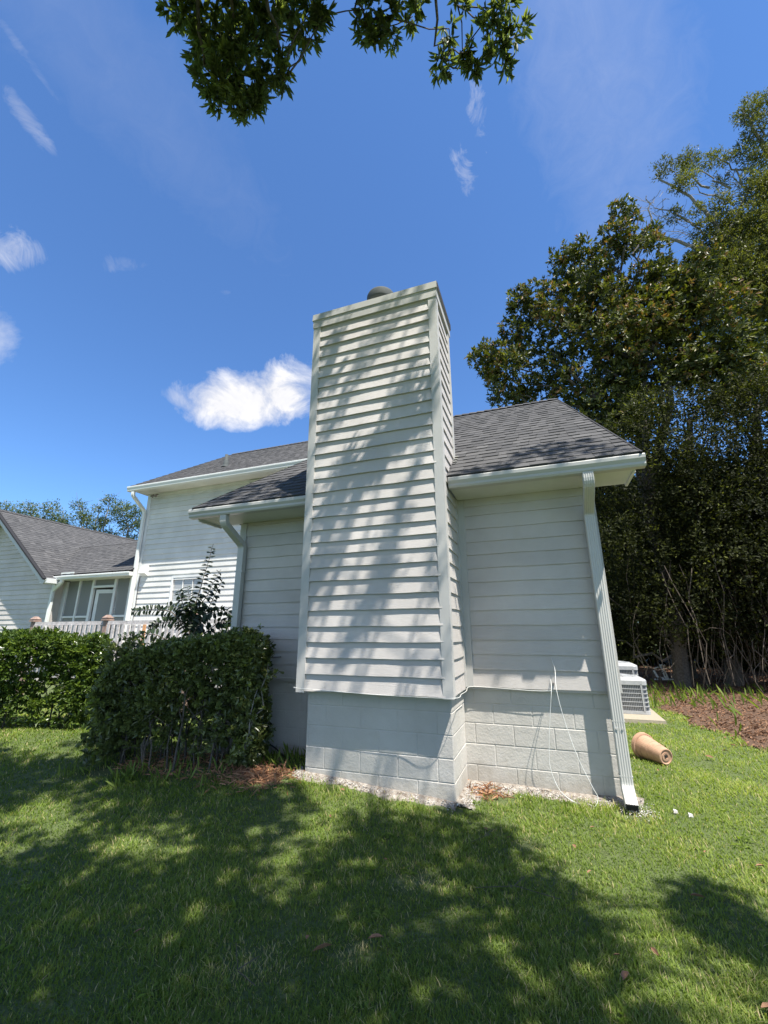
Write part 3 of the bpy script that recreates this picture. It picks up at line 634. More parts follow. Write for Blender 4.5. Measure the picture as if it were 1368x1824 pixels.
# crown clumps (metres)
DES = {"vis":[[-0.18,-2.5,7.48,0.16,35.39],[0.02,-2.39,7.35,0.18,46.22],[0.21,-2.26,7.16,0.19,50.96],[-0.11,-2.38,7.16,0.13,26.0],[0.13,-2.22,6.95,0.18,46.22],[0.34,-2.13,6.89,0.16,35.39],[0.01,-2.22,6.79,0.12,22.65],[0.26,-2.09,6.65,0.14,29.58],[0.6,-2.05,6.95,0.12,22.65],[0.4,-2.05,6.71,0.11,18.06],[0.02,-2.17,6.63,0.07,7.4],[0.48,-2.19,7.27,0.13,26.0],[0.4,-2.29,7.48,0.16,35.39],[0.6,-2.2,7.43,0.12,22.65],[0.33,-2.03,6.54,0.06,5.66],[0.67,-1.99,6.81,0.07,7.4],[0.95,-1.97,7.82,0.13,19.16],[0.85,-1.94,7.62,0.12,15.28],[0.76,-1.93,7.47,0.08,7.92],[1.03,-1.91,7.72,0.08,7.92],[0.49,-2.05,7.53,0.11,14.08],[0.73,-2.04,7.79,0.1,11.83],[0.89,-1.89,7.49,0.07,4.79],[0.63,-2.09,7.85,0.12,15.28],[1.45,-1.64,8.07,0.12,15.28],[1.4,-1.59,7.84,0.09,7.92],[1.61,-1.55,7.95,0.11,11.83],[1.79,-1.52,8.07,0.11,11.83],[1.94,-1.48,8.13,0.09,7.92],[1.65,-1.47,7.75,0.06,3.52],[1.35,-1.63,7.93,0.09,7.92],[1.87,-1.46,7.99,0.09,7.92],[1.52,-1.55,7.87,0.08,6.26],[1.46,-1.54,7.75,0.05,2.44],[2.23,-1.29,7.86,0.09,7.2],[2.14,-1.22,7.51,0.09,7.2],[2.09,-1.19,7.37,0.07,4.36],[2.32,-1.19,7.63,0.11,10.76],[2.48,-1.1,7.54,0.09,7.2],[2.71,-1.17,8.04,0.11,10.76],[2.74,-1.09,7.8,0.12,12.8],[2.69,-1.04,7.57,0.11,10.76],[2.85,-1.03,7.74,0.09,7.2],[2.95,-1.03,7.87,0.07,4.36],[2.76,-0.97,7.45,0.07,4.36],[2.34,-1.32,8.1,0.08,5.69],[2.63,-1.15,7.89,0.09,7.2],[2.85,-1.14,8.1,0.1,8.89],[2.42,-1.1,7.45,0.06,3.2]],"shade":[[4.36,-2.16,6.05,0.22],[4.56,-2.29,6.05,0.22],[4.4,-2.37,6.05,0.22],[4.53,-2.08,6.05,0.22],[4.59,-2.49,6.05,0.22],[4.77,-2.63,6.05,0.22],[4.62,-2.71,6.05,0.22],[4.75,-2.41,6.05,0.22],[4.83,-2.73,6.05,0.22],[4.99,-2.87,6.05,0.22],[4.84,-2.95,6.05,0.22],[5.0,-2.65,6.05,0.22],[4.93,-3.13,6.05,0.22],[5.03,-3.22,6.05,0.22],[4.93,-3.27,6.05,0.22],[5.03,-3.09,6.05,0.22],[4.73,-3.03,6.05,0.22],[4.85,-3.09,6.05,0.22],[4.74,-3.14,6.05,0.22],[4.84,-2.98,6.05,0.22],[5.77,-2.54,6.05,0.22],[5.83,-2.65,6.05,0.22],[5.72,-2.7,6.05,0.22],[5.88,-2.49,6.05,0.22],[5.8,-2.77,6.05,0.22],[5.83,-2.89,6.05,0.22],[5.74,-2.94,6.05,0.22],[5.89,-2.72,6.05,0.22],[5.73,-2.47,6.05,0.22],[5.76,-2.54,6.05,0.22],[5.7,-2.57,6.05,0.22],[5.79,-2.44,6.05,0.22],[5.0,-3.61,6.05,0.22],[5.11,-3.59,6.05,0.22],[5.0,-3.64,6.05,0.22],[5.11,-3.57,6.05,0.22],[4.48,-2.05,6.05,0.22],[4.59,-2.15,6.05,0.22],[4.5,-2.2,6.05,0.22],[4.57,-2.01,6.05,0.22],[4.31,-2.64,6.05,0.22],[4.51,-2.81,6.05,0.22],[4.36,-2.89,6.05,0.22],[4.47,-2.56,6.05,0.22],[4.26,-1.91,6.55,0.22],[4.41,-1.96,6.55,0.22],[4.29,-2.02,6.55,0.22],[4.38,-1.86,6.55,0.22],[-0.03,-2.94,8.05,0.22],[0.37,-2.89,7.55,0.22],[0.16,-3.01,7.55,0.22],[0.21,-2.83,8.05,0.22],[0.69,-2.59,8.55,0.22],[0.99,-2.56,8.05,0.22],[0.8,-2.66,8.05,0.22],[0.9,-2.49,8.55,0.22],[1.46,-2.87,7.55,0.22],[1.71,-2.76,7.05,0.22],[1.47,-2.87,7.05,0.22],[1.72,-2.76,7.55,0.22],[2.37,-2.64,7.05,0.22],[2.49,-2.54,6.55,0.22],[2.3,-2.63,6.55,0.22],[2.58,-2.56,7.05,0.22],[1.34,-3.36,6.05,0.22],[1.66,-3.39,6.05,0.22],[1.51,-3.46,6.05,0.22],[1.51,-3.29,6.05,0.22],[1.42,-2.98,6.55,0.22],[1.67,-3.01,6.55,0.22],[1.56,-3.07,6.55,0.22],[1.56,-2.92,6.55,0.22],[1.27,-3.65,6.05,0.22],[1.56,-3.65,6.05,0.22],[1.42,-3.72,6.05,0.22],[1.43,-3.59,6.05,0.22],[2.85,-2.16,9.2,0.36],[-0.82,-3.8,7.95,0.3],[2.96,-5.47,7.03,0.29],[4.18,-5.66,9.1,0.26],[0.51,-5.18,9.1,0.42],[1.32,-2.12,9.34,0.35],[5.68,-4.39,6.63,0.32],[-0.44,-5.56,8.16,0.31],[-1.42,-3.19,8.91,0.31],[2.71,-4.6,8.52,0.34],[-1.06,-3.02,9.39,0.4],[6.61,-4.58,7.89,0.32],[5.5,-5.65,8.84,0.38],[5.26,-5.21,6.37,0.41],[0.32,-3.99,6.32,0.29],[0.12,-3.31,9.5,0.42],[1.24,-5.05,6.16,0.41],[2.87,-3.1,8.61,0.28],[4.7,-5.03,6.57,0.33],[6.4,-5.21,9.55,0.33],[1.92,-4.17,6.56,0.32],[2.01,-1.93,9.09,0.41],[1.62,-2.62,8.48,0.38],[4.82,-5.04,8.74,0.34],[4.53,-4.88,8.32,0.41],[4.35,-4.3,8.32,0.39],[5.61,-4.78,8.63,0.36],[6.07,-4.9,9.09,0.39],[6.24,-3.65,6.63,0.34],[4.47,-4.56,8.76,0.36],[-1.44,-5.2,8.33,0.33],[2.71,-4.44,6.05,0.4],[1.21,-4.19,6.45,0.33],[5.74,-4.57,8.2,0.27],[-0.93,-3.52,8.08,0.31],[2.01,-2.41,8.14,0.36],[2.88,-4.06,6.05,0.4],[-0.75,-3.48,8.25,0.36],[5.74,-4.19,6.84,0.33],[1.12,-2.08,9.49,0.34],[2.0,-4.39,6.48,0.34],[4.65,-4.56,6.59,0.3],[6.96,-4.71,7.71,0.36],[4.51,-5.14,7.1,0.38],[2.94,-4.62,7.9,0.31],[-0.99,-5.07,9.26,0.33],[-1.19,-2.86,9.24,0.33],[1.14,-3.79,6.74,0.4],[1.24,-2.57,8.98,0.27],[4.74,-4.53,8.78,0.31],[6.36,-5.29,7.97,0.34],[5.85,-5.81,8.92,0.3],[4.02,-5.29,6.82,0.39],[5.1,-5.68,9.26,0.31],[-0.38,-3.28,8.23,0.33],[-2.11,-4.86,6.3,0.32],[-0.85,-3.68,9.12,0.38],[-0.55,-4.01,8.15,0.31],[2.78,-2.73,8.49,0.32],[0.82,-3.66,8.68,0.3],[2.57,-5.15,7.35,0.3],[4.95,-5.27,8.34,0.37],[-0.61,-3.29,9.12,0.27],[5.26,-5.98,9.38,0.28],[4.89,-5.43,9.45,0.28],[4.26,-3.06,8.24,0.28],[1.45,-4.85,8.2,0.31],[1.7,-4.43,8.96,0.28],[3.29,-3.68,7.43,0.38],[-1.67,-5.15,6.19,0.29],[5.49,-6.1,9.16,0.34],[3.11,-3.89,6.4,0.33],[-0.67,-4.95,7.4,0.32],[5.71,-5.0,7.02,0.3],[-0.47,-4.51,7.74,0.3],[2.04,-2.22,9.36,0.37],[-0.59,-3.09,8.41,0.31],[0.84,-5.86,9.46,0.32],[1.07,-4.21,7.04,0.33],[4.33,-3.04,6.89,0.29],[-0.67,-2.93,9.51,0.33],[2.17,-4.13,6.3,0.28],[-0.32,-5.1,6.26,0.32],[1.06,-4.47,9.45,0.31],[-0.24,-3.63,7.91,0.32],[-1.08,-4.45,7.95,0.28],[5.87,-5.04,7.94,0.26],[2.52,-2.52,8.75,0.3],[-0.66,-4.14,6.39,0.32],[1.96,-4.47,8.0,0.38],[5.38,-4.08,8.91,0.33],[5.09,-3.65,8.89,0.3],[1.08,-4.87,6.64,0.27],[0.83,-3.15,8.72,0.31],[2.6,-5.28,6.51,0.27],[1.77,-2.43,8.94,0.41],[-0.89,-4.36,7.66,0.41],[3.35,-5.3,7.52,0.39],[1.22,-4.54,6.75,0.3],[2.8,-4.27,6.9,0.38],[1.74,-5.02,8.99,0.42],[1.95,-5.22,6.4,0.29],[4.98,-2.96,8.84,0.29],[1.61,-5.77,8.1,0.34],[-0.5,-3.92,7.14,0.31],[3.62,-3.55,6.32,0.31],[-0.75,-4.49,8.71,0.35],[0.64,-4.02,9.46,0.4],[0.28,-3.38,9.24,0.4],[-0.13,-5.66,8.02,0.28],[6.92,-4.79,8.31,0.4],[6.92,-5.28,8.99,0.37],[1.91,-4.98,6.6,0.29],[-1.62,-4.71,6.42,0.36],[-1.38,-5.02,6.77,0.27],[4.09,-3.11,7.46,0.27],[2.12,-3.3,9.42,0.34],[0.79,-4.33,7.87,0.4],[-1.21,-4.12,8.38,0.3],[-1.27,-4.57,7.72,0.28],[7.57,-4.31,9.32,0.32],[4.64,-4.26,6.93,0.26],[0.7,-2.08,9.39,0.33],[5.67,-4.64,9.21,0.35],[-1.7,-5.55,7.5,0.38],[6.7,-4.69,8.7,0.42],[0.01,-3.93,7.69,0.3],[-0.7,-4.5,9.15,0.4],[0.51,-6.1,9.41,0.39],[0.12,-4.17,8.69,0.3],[1.48,-2.49,7.86,0.28],[6.33,-2.97,6.44,0.27],[3.86,-4.43,7.72,0.32],[3.54,-5.06,8.61,0.35],[1.97,-2.86,7.35,0.41],[7.6,-5.12,9.31,0.29],[-1.16,-3.87,7.9,0.38],[2.06,-2.17,8.95,0.31],[-0.57,-4.32,8.03,0.34],[0.81,-4.81,8.64,0.39],[1.03,-2.43,9.19,0.33],[0.03,-5.39,8.64,0.27],[-0.21,-3.13,9.37,0.36],[0.81,-5.74,7.86,0.38],[5.82,-3.88,6.81,0.28],[2.42,-2.81,9.16,0.39],[-0.12,-3.63,6.39,0.31],[-0.8,-3.08,9.09,0.33],[-1.62,-3.53,6.14,0.3],[3.0,-5.49,7.95,0.42],[2.7,-5.04,9.46,0.35],[2.54,-5.25,9.26,0.34],[1.65,-2.75,9.34,0.34],[2.26,-4.53,6.95,0.38],[3.95,-3.92,9.11,0.34],[-0.04,-4.43,9.47,0.33],[4.19,-4.58,7.82,0.38],[4.03,-3.31,6.61,0.39],[2.93,-5.99,8.75,0.39],[-0.33,-5.22,9.03,0.42],[0.68,-5.77,8.08,0.37],[4.52,-3.83,7.12,0.33],[5.08,-4.71,8.7,0.36],[4.99,-4.76,6.1,0.27],[0.73,-4.88,6.06,0.3],[4.28,-4.06,7.2,0.29],[1.4,-2.1,8.7,0.27],[2.99,-2.76,9.27,0.33],[3.47,-3.83,7.54,0.29],[-1.29,-3.74,8.41,0.34],[0.02,-4.32,7.11,0.27],[5.65,-5.33,7.05,0.3],[3.39,-4.31,8.2,0.37],[-1.59,-5.18,7.05,0.36],[3.54,-5.29,6.62,0.33],[1.96,-2.37,8.67,0.42],[4.14,-4.98,8.08,0.34],[0.36,-4.32,6.43,0.27],[7.53,-3.54,8.97,0.41],[4.82,-4.64,6.99,0.29],[-1.32,-4.99,7.77,0.38],[-1.31,-4.79,9.03,0.4],[7.06,-4.31,8.66,0.39],[3.18,-4.46,7.16,0.32],[0.27,-4.95,8.1,0.37],[0.48,-2.22,9.1,0.28],[-0.57,-2.94,8.99,0.32],[3.97,-3.35,6.85,0.26],[1.01,-2.23,8.75,0.33],[3.0,-2.26,9.52,0.33],[1.4,-3.0,8.77,0.41],[4.07,-3.78,7.72,0.4],[5.32,-4.21,6.2,0.41],[0.87,-5.4,7.87,0.33],[3.93,-4.12,8.4,0.37],[4.55,-5.88,8.98,0.33],[2.83,-4.6,6.27,0.3],[3.35,-5.5,9.18,0.33],[1.61,-2.27,9.32,0.39],[-2.01,-3.95,6.65,0.32],[0.0,-3.48,7.49,0.32],[-0.26,-6.01,9.38,0.41],[3.13,-5.56,9.3,0.4],[2.59,-4.05,7.71,0.37],[7.22,-4.65,9.31,0.39],[-1.14,-3.24,9.23,0.31],[4.5,-4.47,7.21,0.3],[6.99,-3.56,8.02,0.34],[3.45,-4.46,6.43,0.27],[5.58,-4.21,9.39,0.28],[-1.13,-3.84,9.13,0.4],[3.13,-2.71,8.38,0.31],[1.41,-4.27,8.44,0.28],[7.48,-5.45,9.14,0.4],[-1.81,-5.49,6.95,0.32],[7.23,-5.35,8.6,0.29],[0.2,-4.11,7.16,0.28],[6.43,-4.93,7.7,0.41],[2.78,-4.72,7.34,0.38],[1.84,-5.52,7.51,0.3],[-1.22,-4.2,9.39,0.4],[-1.18,-4.83,6.73,0.38],[3.89,-5.52,8.07,0.29],[2.14,-5.81,9.09,0.37],[3.1,-5.13,7.79,0.35],[0.96,-3.87,8.25,0.33],[7.31,-3.86,8.37,0.4],[6.77,-5.4,8.44,0.28],[7.6,-4.68,9.14,0.3],[-1.24,-4.48,6.47,0.32],[-0.02,-3.59,9.25,0.31],[1.42,-2.26,8.47,0.33],[-0.84,-3.97,7.04,0.41],[0.43,-3.57,6.65,0.4],[0.35,-5.45,8.9,0.38],[2.72,-1.99,9.35,0.28],[-0.15,-4.58,6.65,0.33],[3.53,-6.1,9.53,0.36],[2.84,-3.56,6.98,0.26],[0.34,-5.18,6.88,0.33],[-0.99,-3.88,6.13,0.28],[3.45,-4.89,7.19,0.34],[-1.39,-5.46,8.73,0.33],[4.9,-2.95,8.1,0.34],[2.86,-5.14,9.27,0.39],[0.99,-4.8,8.45,0.3],[0.44,-4.64,6.15,0.28],[-1.71,-4.61,7.63,0.31],[3.44,-2.77,9.21,0.28],[1.24,-3.85,9.18,0.31],[1.89,-5.27,8.1,0.31],[-0.22,-3.63,8.5,0.35],[1.37,-5.15,8.99,0.32],[5.87,-5.0,9.21,0.32],[5.88,-5.21,8.69,0.29],[1.32,-4.78,6.57,0.41],[0.39,-3.79,9.28,0.27],[0.21,-2.94,8.81,0.41],[4.57,-4.52,9.54,0.26],[2.39,-4.47,6.42,0.38],[2.86,-2.98,6.4,0.34],[3.88,-4.68,9.48,0.41],[1.68,-2.97,9.12,0.35],[2.53,-5.14,8.16,0.41],[6.64,-5.22,7.93,0.41],[4.85,-4.03,9.54,0.29],[3.73,-4.4,7.34,0.28],[3.59,-2.83,6.46,0.33],[2.07,-4.92,9.39,0.41],[-0.37,-4.76,6.41,0.28],[5.14,-5.31,9.21,0.4],[-0.44,-4.31,7.06,0.41],[3.83,-5.14,7.22,0.28],[1.52,-4.62,6.45,0.4],[3.58,-3.42,9.01,0.28],[-1.13,-3.4,8.25,0.38],[4.65,-3.22,8.44,0.39],[0.42,-5.3,7.5,0.31],[6.38,-4.12,7.05,0.34],[4.09,-5.86,8.74,0.39],[5.14,-5.11,8.62,0.38],[-1.07,-5.53,8.23,0.4],[0.8,-5.18,8.73,0.27],[7.01,-4.2,7.85,0.41],[0.93,-2.35,9.47,0.29],[1.61,-4.26,7.8,0.4],[0.83,-4.91,7.24,0.33],[0.22,-4.41,8.24,0.37],[0.54,-3.79,8.39,0.32],[1.52,-4.65,8.82,0.29],[-2.04,-3.78,7.31,0.3],[1.13,-3.57,9.12,0.34],[-0.21,-3.83,8.72,0.28],[5.54,-5.29,8.5,0.38],[4.67,-4.08,7.38,0.3],[-1.79,-5.31,7.77,0.39],[3.14,-3.29,7.9,0.32],[1.43,-1.93,9.11,0.38],[3.14,-4.11,8.27,0.37],[3.55,-2.91,8.27,0.31],[-0.32,-4.85,9.18,0.39],[2.32,-3.08,9.46,0.39],[0.45,-3.03,8.66,0.4],[-1.36,-3.73,8.97,0.36],[0.48,-5.32,8.42,0.37],[2.37,-2.59,7.66,0.38],[4.83,-3.06,9.1,0.29],[0.3,-3.84,6.93,0.27],[4.26,-3.48,6.94,0.35],[0.13,-3.17,7.89,0.37],[6.05,-4.91,7.71,0.34],[1.08,-5.42,8.16,0.36],[4.05,-3.75,9.51,0.29],[2.44,-2.26,8.49,0.26],[2.22,-2.08,8.68,0.28],[-0.84,-3.16,9.36,0.41],[2.15,-1.97,8.35,0.32],[3.45,-5.57,7.5,0.33],[3.0,-5.18,8.41,0.3],[1.25,-5.69,9.5,0.28],[3.64,-4.86,6.32,0.26],[1.55,-4.13,6.39,0.42],[4.14,-4.98,8.89,0.29],[2.29,-3.9,6.85,0.37],[6.08,-5.17,7.35,0.41],[0.69,-4.3,9.45,0.36],[-1.4,-4.57,7.34,0.35],[-0.51,-3.43,9.42,0.3],[0.32,-5.19,9.51,0.27],[1.81,-6.0,9.51,0.3],[4.72,-3.83,6.69,0.41],[5.8,-4.26,7.56,0.29],[4.07,-4.23,6.84,0.39],[1.61,-4.94,6.23,0.36],[2.28,-3.02,7.71,0.36],[1.71,-2.22,8.04,0.28],[2.79,-5.28,7.35,0.42],[1.67,-3.13,8.75,0.36],[5.54,-5.47,7.81,0.29],[0.02,-5.05,8.33,0.33],[-0.5,-4.01,8.92,0.33],[-2.19,-5.38,6.91,0.29],[5.46,-3.77,9.1,0.28],[0.12,-3.15,9.23,0.33],[1.17,-3.07,9.04,0.29],[0.37,-3.66,7.57,0.39],[5.62,-4.7,7.59,0.28],[2.99,-4.39,8.05,0.41],[4.93,-5.49,7.07,0.28],[1.83,-2.09,9.43,0.27],[0.99,-3.65,8.43,0.26],[2.25,-2.0,9.27,0.26],[1.63,-5.22,6.37,0.32],[1.39,-4.74,7.33,0.34],[5.2,-3.23,9.06,0.38],[2.21,-2.47,8.0,0.33],[6.58,-3.52,7.45,0.34],[3.89,-5.12,7.71,0.28],[6.15,-5.55,8.76,0.29],[2.56,-4.67,6.24,0.3],[0.95,-2.77,7.87,0.32],[0.22,-5.79,8.07,0.35],[5.38,-4.24,7.72,0.3],[2.18,-2.76,7.76,0.41],[0.04,-5.73,9.25,0.41],[1.29,-5.83,8.33,0.38],[-2.12,-4.63,7.12,0.38],[0.61,-3.65,9.13,0.28],[0.07,-3.39,8.41,0.39],[-0.91,-3.53,9.54,0.39],[3.69,-3.01,9.35,0.37],[-1.25,-4.42,8.13,0.38],[1.87,-5.17,7.27,0.4],[-1.43,-3.56,7.65,0.35],[2.54,-3.09,9.28,0.37],[-1.59,-4.14,8.17,0.41],[3.67,-3.05,8.63,0.35],[4.11,-4.58,8.84,0.36],[5.24,-5.07,7.65,0.3],[6.84,-5.02,8.18,0.29],[-0.72,-3.08,8.0,0.31],[0.26,-4.33,9.47,0.29],[0.37,-4.62,8.19,0.41],[5.1,-5.87,8.86,0.39],[3.26,-3.53,7.98,0.37],[1.02,-3.46,8.76,0.3],[4.95,-3.8,7.26,0.28],[4.84,-4.46,6.31,0.35],[0.18,-5.82,9.03,0.39],[0.27,-2.22,9.5,0.33],[2.76,-3.12,7.83,0.41],[4.82,-5.0,7.34,0.27],[3.26,-3.65,6.21,0.41],[-1.21,-4.85,9.53,0.38],[2.43,-2.31,7.84,0.3],[-1.13,-3.5,9.0,0.27],[2.96,-2.46,7.29,0.41],[2.05,-6.1,9.32,0.27],[4.12,-2.58,7.34,0.42],[0.76,-4.48,8.48,0.36],[-1.15,-5.14,8.4,0.37],[-0.18,-5.95,8.66,0.41],[1.62,-1.88,8.87,0.27],[0.62,-4.47,8.86,0.34]],"chim":[[[3.74,-1.62,11.46,0.1],[3.4,-1.62,11.17,0.12],[3.09,-1.62,10.83,0.12],[2.82,-1.62,10.4,0.12],[2.64,-1.62,9.95,0.1],[2.53,-1.62,9.66,0.08]],[[4.14,-1.77,11.7,0.06],[3.98,-1.77,11.21,0.08],[3.79,-1.77,10.79,0.1],[3.61,-1.77,10.37,0.1],[3.4,-1.77,9.97,0.11],[3.25,-1.77,9.7,0.08]],[[2.86,-1.74,11.74,0.08],[2.74,-1.74,11.42,0.1],[2.67,-1.74,11.01,0.08]],[[4.05,-1.69,10.27,0.05],[3.98,-1.69,9.99,0.06]],[[3.95,-1.75,9.8,0.05],[3.78,-1.75,9.42,0.08],[3.67,-1.75,9.07,0.12],[3.57,-1.75,8.82,0.12],[3.45,-1.75,8.48,0.14],[3.57,-1.75,8.3,0.12],[3.31,-1.75,8.19,0.12],[3.25,-1.75,7.9,0.12],[3.06,-1.75,7.61,0.11],[2.9,-1.75,7.41,0.08]],[[3.9,-1.65,8.29,0.05],[3.92,-1.65,7.94,0.05]],[[3.67,-1.61,7.23,0.06],[3.89,-1.61,7.08,0.07]],[[3.74,-1.66,7.13,0.06],[2.6,-1.66,8.67,0.08],[2.54,-1.66,8.34,0.07]],[[3.18,-1.72,9.23,0.06],[2.97,-1.72,9.05,0.06]]],"roofsh":[[4.11,-1.35,8.76,0.14],[4.36,-1.35,8.76,0.12],[4.72,-1.06,8.99,0.16],[4.92,-0.87,9.15,0.16],[5.09,-0.94,9.09,0.18],[5.29,-0.83,9.17,0.12],[5.42,-1.08,8.98,0.12],[5.6,-1.24,8.85,0.1],[4.54,-1.25,8.84,0.1],[5.12,-1.22,8.87,0.1],[0.88,-1.41,9.93,0.2],[1.08,-1.14,10.45,0.2],[1.41,-1.08,10.19,0.2],[1.71,-1.03,9.93,0.22],[1.9,-0.89,10.04,0.2],[1.42,-1.4,9.64,0.2],[1.8,-1.36,9.36,0.2],[1.94,-1.27,9.13,0.2],[1.03,-1.36,9.98,0.12]],"mag":[[1.08,11.0,12.07,0.39],[1.28,11.0,11.65,0.43],[2.98,11.0,14.32,0.47],[4.91,11.0,16.09,0.47],[7.92,11.0,16.48,0.3],[7.95,11.0,15.44,0.43],[8.17,11.0,14.78,0.39],[8.6,11.0,13.67,0.73],[9.12,11.0,14.23,0.6],[8.45,11.0,11.33,0.96],[9.3,11.0,12.01,0.86],[8.53,11.0,9.98,1.07],[9.2,11.0,9.4,0.96],[8.52,11.0,12.72,0.77],[7.93,11.0,12.78,0.86],[9.28,11.0,10.66,0.73],[1.49,11.0,12.18,0.56],[2.21,11.0,11.61,0.75],[2.22,11.0,13.05,0.47],[3.06,11.0,12.82,0.81],[3.05,11.0,13.89,0.6],[3.64,11.0,14.52,0.53],[4.07,11.0,13.58,0.96],[4.54,11.0,15.05,0.64],[5.05,11.0,15.85,0.47],[5.27,11.0,14.26,0.96],[5.59,11.0,16.07,0.47],[6.0,11.0,15.36,0.64],[6.51,11.0,16.27,0.6],[7.05,11.0,17.33,0.56],[7.64,11.0,17.36,0.3],[7.19,11.0,16.28,0.6],[7.68,11.0,16.36,0.3],[6.04,11.0,13.49,1.03],[4.84,11.0,12.33,1.07],[3.54,11.0,11.41,0.96],[5.88,11.0,11.56,1.11],[4.61,11.0,10.44,1.07],[2.02,11.0,10.52,0.53],[2.65,11.0,10.63,0.6],[7.16,11.0,14.15,0.96],[7.05,11.0,12.2,1.07],[5.84,11.0,9.93,1.07],[7.67,11.0,14.49,0.47],[7.85,11.0,13.92,0.47],[7.53,11.0,13.03,0.64],[8.36,11.0,13.25,0.6],[7.88,11.0,11.96,0.86],[4.99,11.0,8.98,0.86],[6.95,11.0,10.36,1.07],[5.97,11.0,8.36,0.96],[1.42,11.0,11.16,0.3],[7.76,11.0,10.16,0.86]],"oak":[[10.07,14.0,22.4,0.56],[10.73,14.0,22.96,0.46],[10.73,14.0,21.04,0.56],[11.39,14.0,22.97,0.51],[11.67,14.0,22.48,0.46],[11.69,14.0,21.6,0.51],[10.79,14.0,22.04,0.46],[10.07,14.0,21.01,0.36],[9.94,14.0,19.56,0.46],[10.32,14.0,19.24,0.41],[13.15,14.0,23.81,0.61],[13.8,14.0,24.51,0.61],[14.07,14.0,23.81,0.77],[13.46,14.0,22.75,0.64],[13.06,14.0,22.8,0.46],[12.44,14.0,21.74,0.36],[12.01,14.0,21.11,0.36],[13.24,14.0,21.17,0.46],[13.78,14.0,21.89,0.77],[12.7,14.0,20.44,0.46],[12.89,14.0,19.39,0.82],[11.49,14.0,19.38,0.72],[11.7,14.0,18.34,1.02],[10.9,14.0,18.36,0.64],[12.43,14.0,18.04,1.15],[13.3,14.0,19.52,1.02],[11.3,14.0,17.28,1.02],[12.1,14.0,16.38,1.28],[13.1,14.0,17.17,1.28],[10.59,14.0,17.24,0.56],[10.16,14.0,16.5,0.56],[11.18,14.0,15.56,1.15],[12.08,14.0,14.42,1.28],[10.34,14.0,15.26,0.77],[14.06,14.0,20.43,1.02],[12.91,14.0,14.96,1.02],[11.52,14.0,12.98,0.64],[11.76,14.0,13.71,0.87],[11.78,14.0,11.63,0.92],[11.15,14.0,16.44,0.77],[10.41,14.0,17.93,0.56],[12.2,14.0,15.49,1.02],[10.7,14.0,14.02,0.72],[9.78,14.0,14.3,0.64],[10.85,14.0,11.86,0.46],[11.8,14.0,12.13,0.56]],"dark":[[5.23,9.5,7.01,0.87],[6.28,9.5,7.96,0.97],[7.2,9.5,8.16,0.97],[8.02,9.5,8.0,0.87],[8.66,9.5,7.15,0.97],[6.35,9.5,6.47,1.16],[7.34,9.5,6.49,1.16],[8.15,9.5,5.86,1.16],[5.03,9.5,5.56,0.77],[5.82,9.5,4.95,1.16],[6.94,9.5,5.01,1.25],[7.88,9.5,4.43,1.25],[4.96,9.5,4.02,0.97],[5.87,9.5,3.47,1.16],[6.92,9.5,3.41,1.25],[7.86,9.5,3.05,1.16],[4.33,9.5,2.58,0.77],[5.27,9.5,2.24,1.06],[6.3,9.5,2.07,1.06],[7.27,9.5,1.91,0.97],[7.98,9.5,1.9,0.97],[8.58,9.5,4.83,0.97],[9.21,9.5,6.71,0.97],[4.45,9.5,1.34,0.68],[9.44,9.5,8.43,0.77],[8.62,9.5,3.31,1.16],[8.77,9.5,8.4,0.68]],"low":[[4.25,9.5,0.89,0.35],[4.81,9.5,0.98,0.48],[5.38,9.5,1.2,0.58],[5.97,9.5,1.2,0.62],[6.52,9.5,1.14,0.62],[7.14,9.5,1.21,0.68],[7.58,9.5,1.08,0.68],[8.04,9.5,1.08,0.77],[8.55,9.5,1.89,0.97]],"back":[[-27.77,11.11,8.99,0.34],[-26.48,11.58,8.98,0.4],[-25.19,12.05,8.98,0.4],[-24.61,12.47,8.31,0.46],[-23.55,12.6,9.14,0.29],[-23.3,12.9,8.47,0.43],[-22.36,13.34,8.14,0.4],[-21.14,13.53,8.96,0.46],[-20.35,13.87,8.8,0.4],[-19.93,14.23,8.13,0.34],[-20.94,13.96,7.8,0.34],[-21.8,13.8,7.31,0.34],[-25.9,11.99,8.32,0.4],[-20.53,14.36,6.97,0.4],[-27.18,11.48,8.49,0.4],[-21.74,13.16,9.46,0.29],[-22.44,13.06,8.97,0.23]],"shadow_branch":[[2.85,-1.81,7.36],[3.05,-1.81,7.34],[3.22,-1.81,7.32],[3.41,-1.81,7.3],[3.62,-1.81,7.28],[3.83,-1.81,7.28],[4.03,-1.81,7.29],[4.16,-1.81,7.33],[4.23,-1.81,7.38]]}
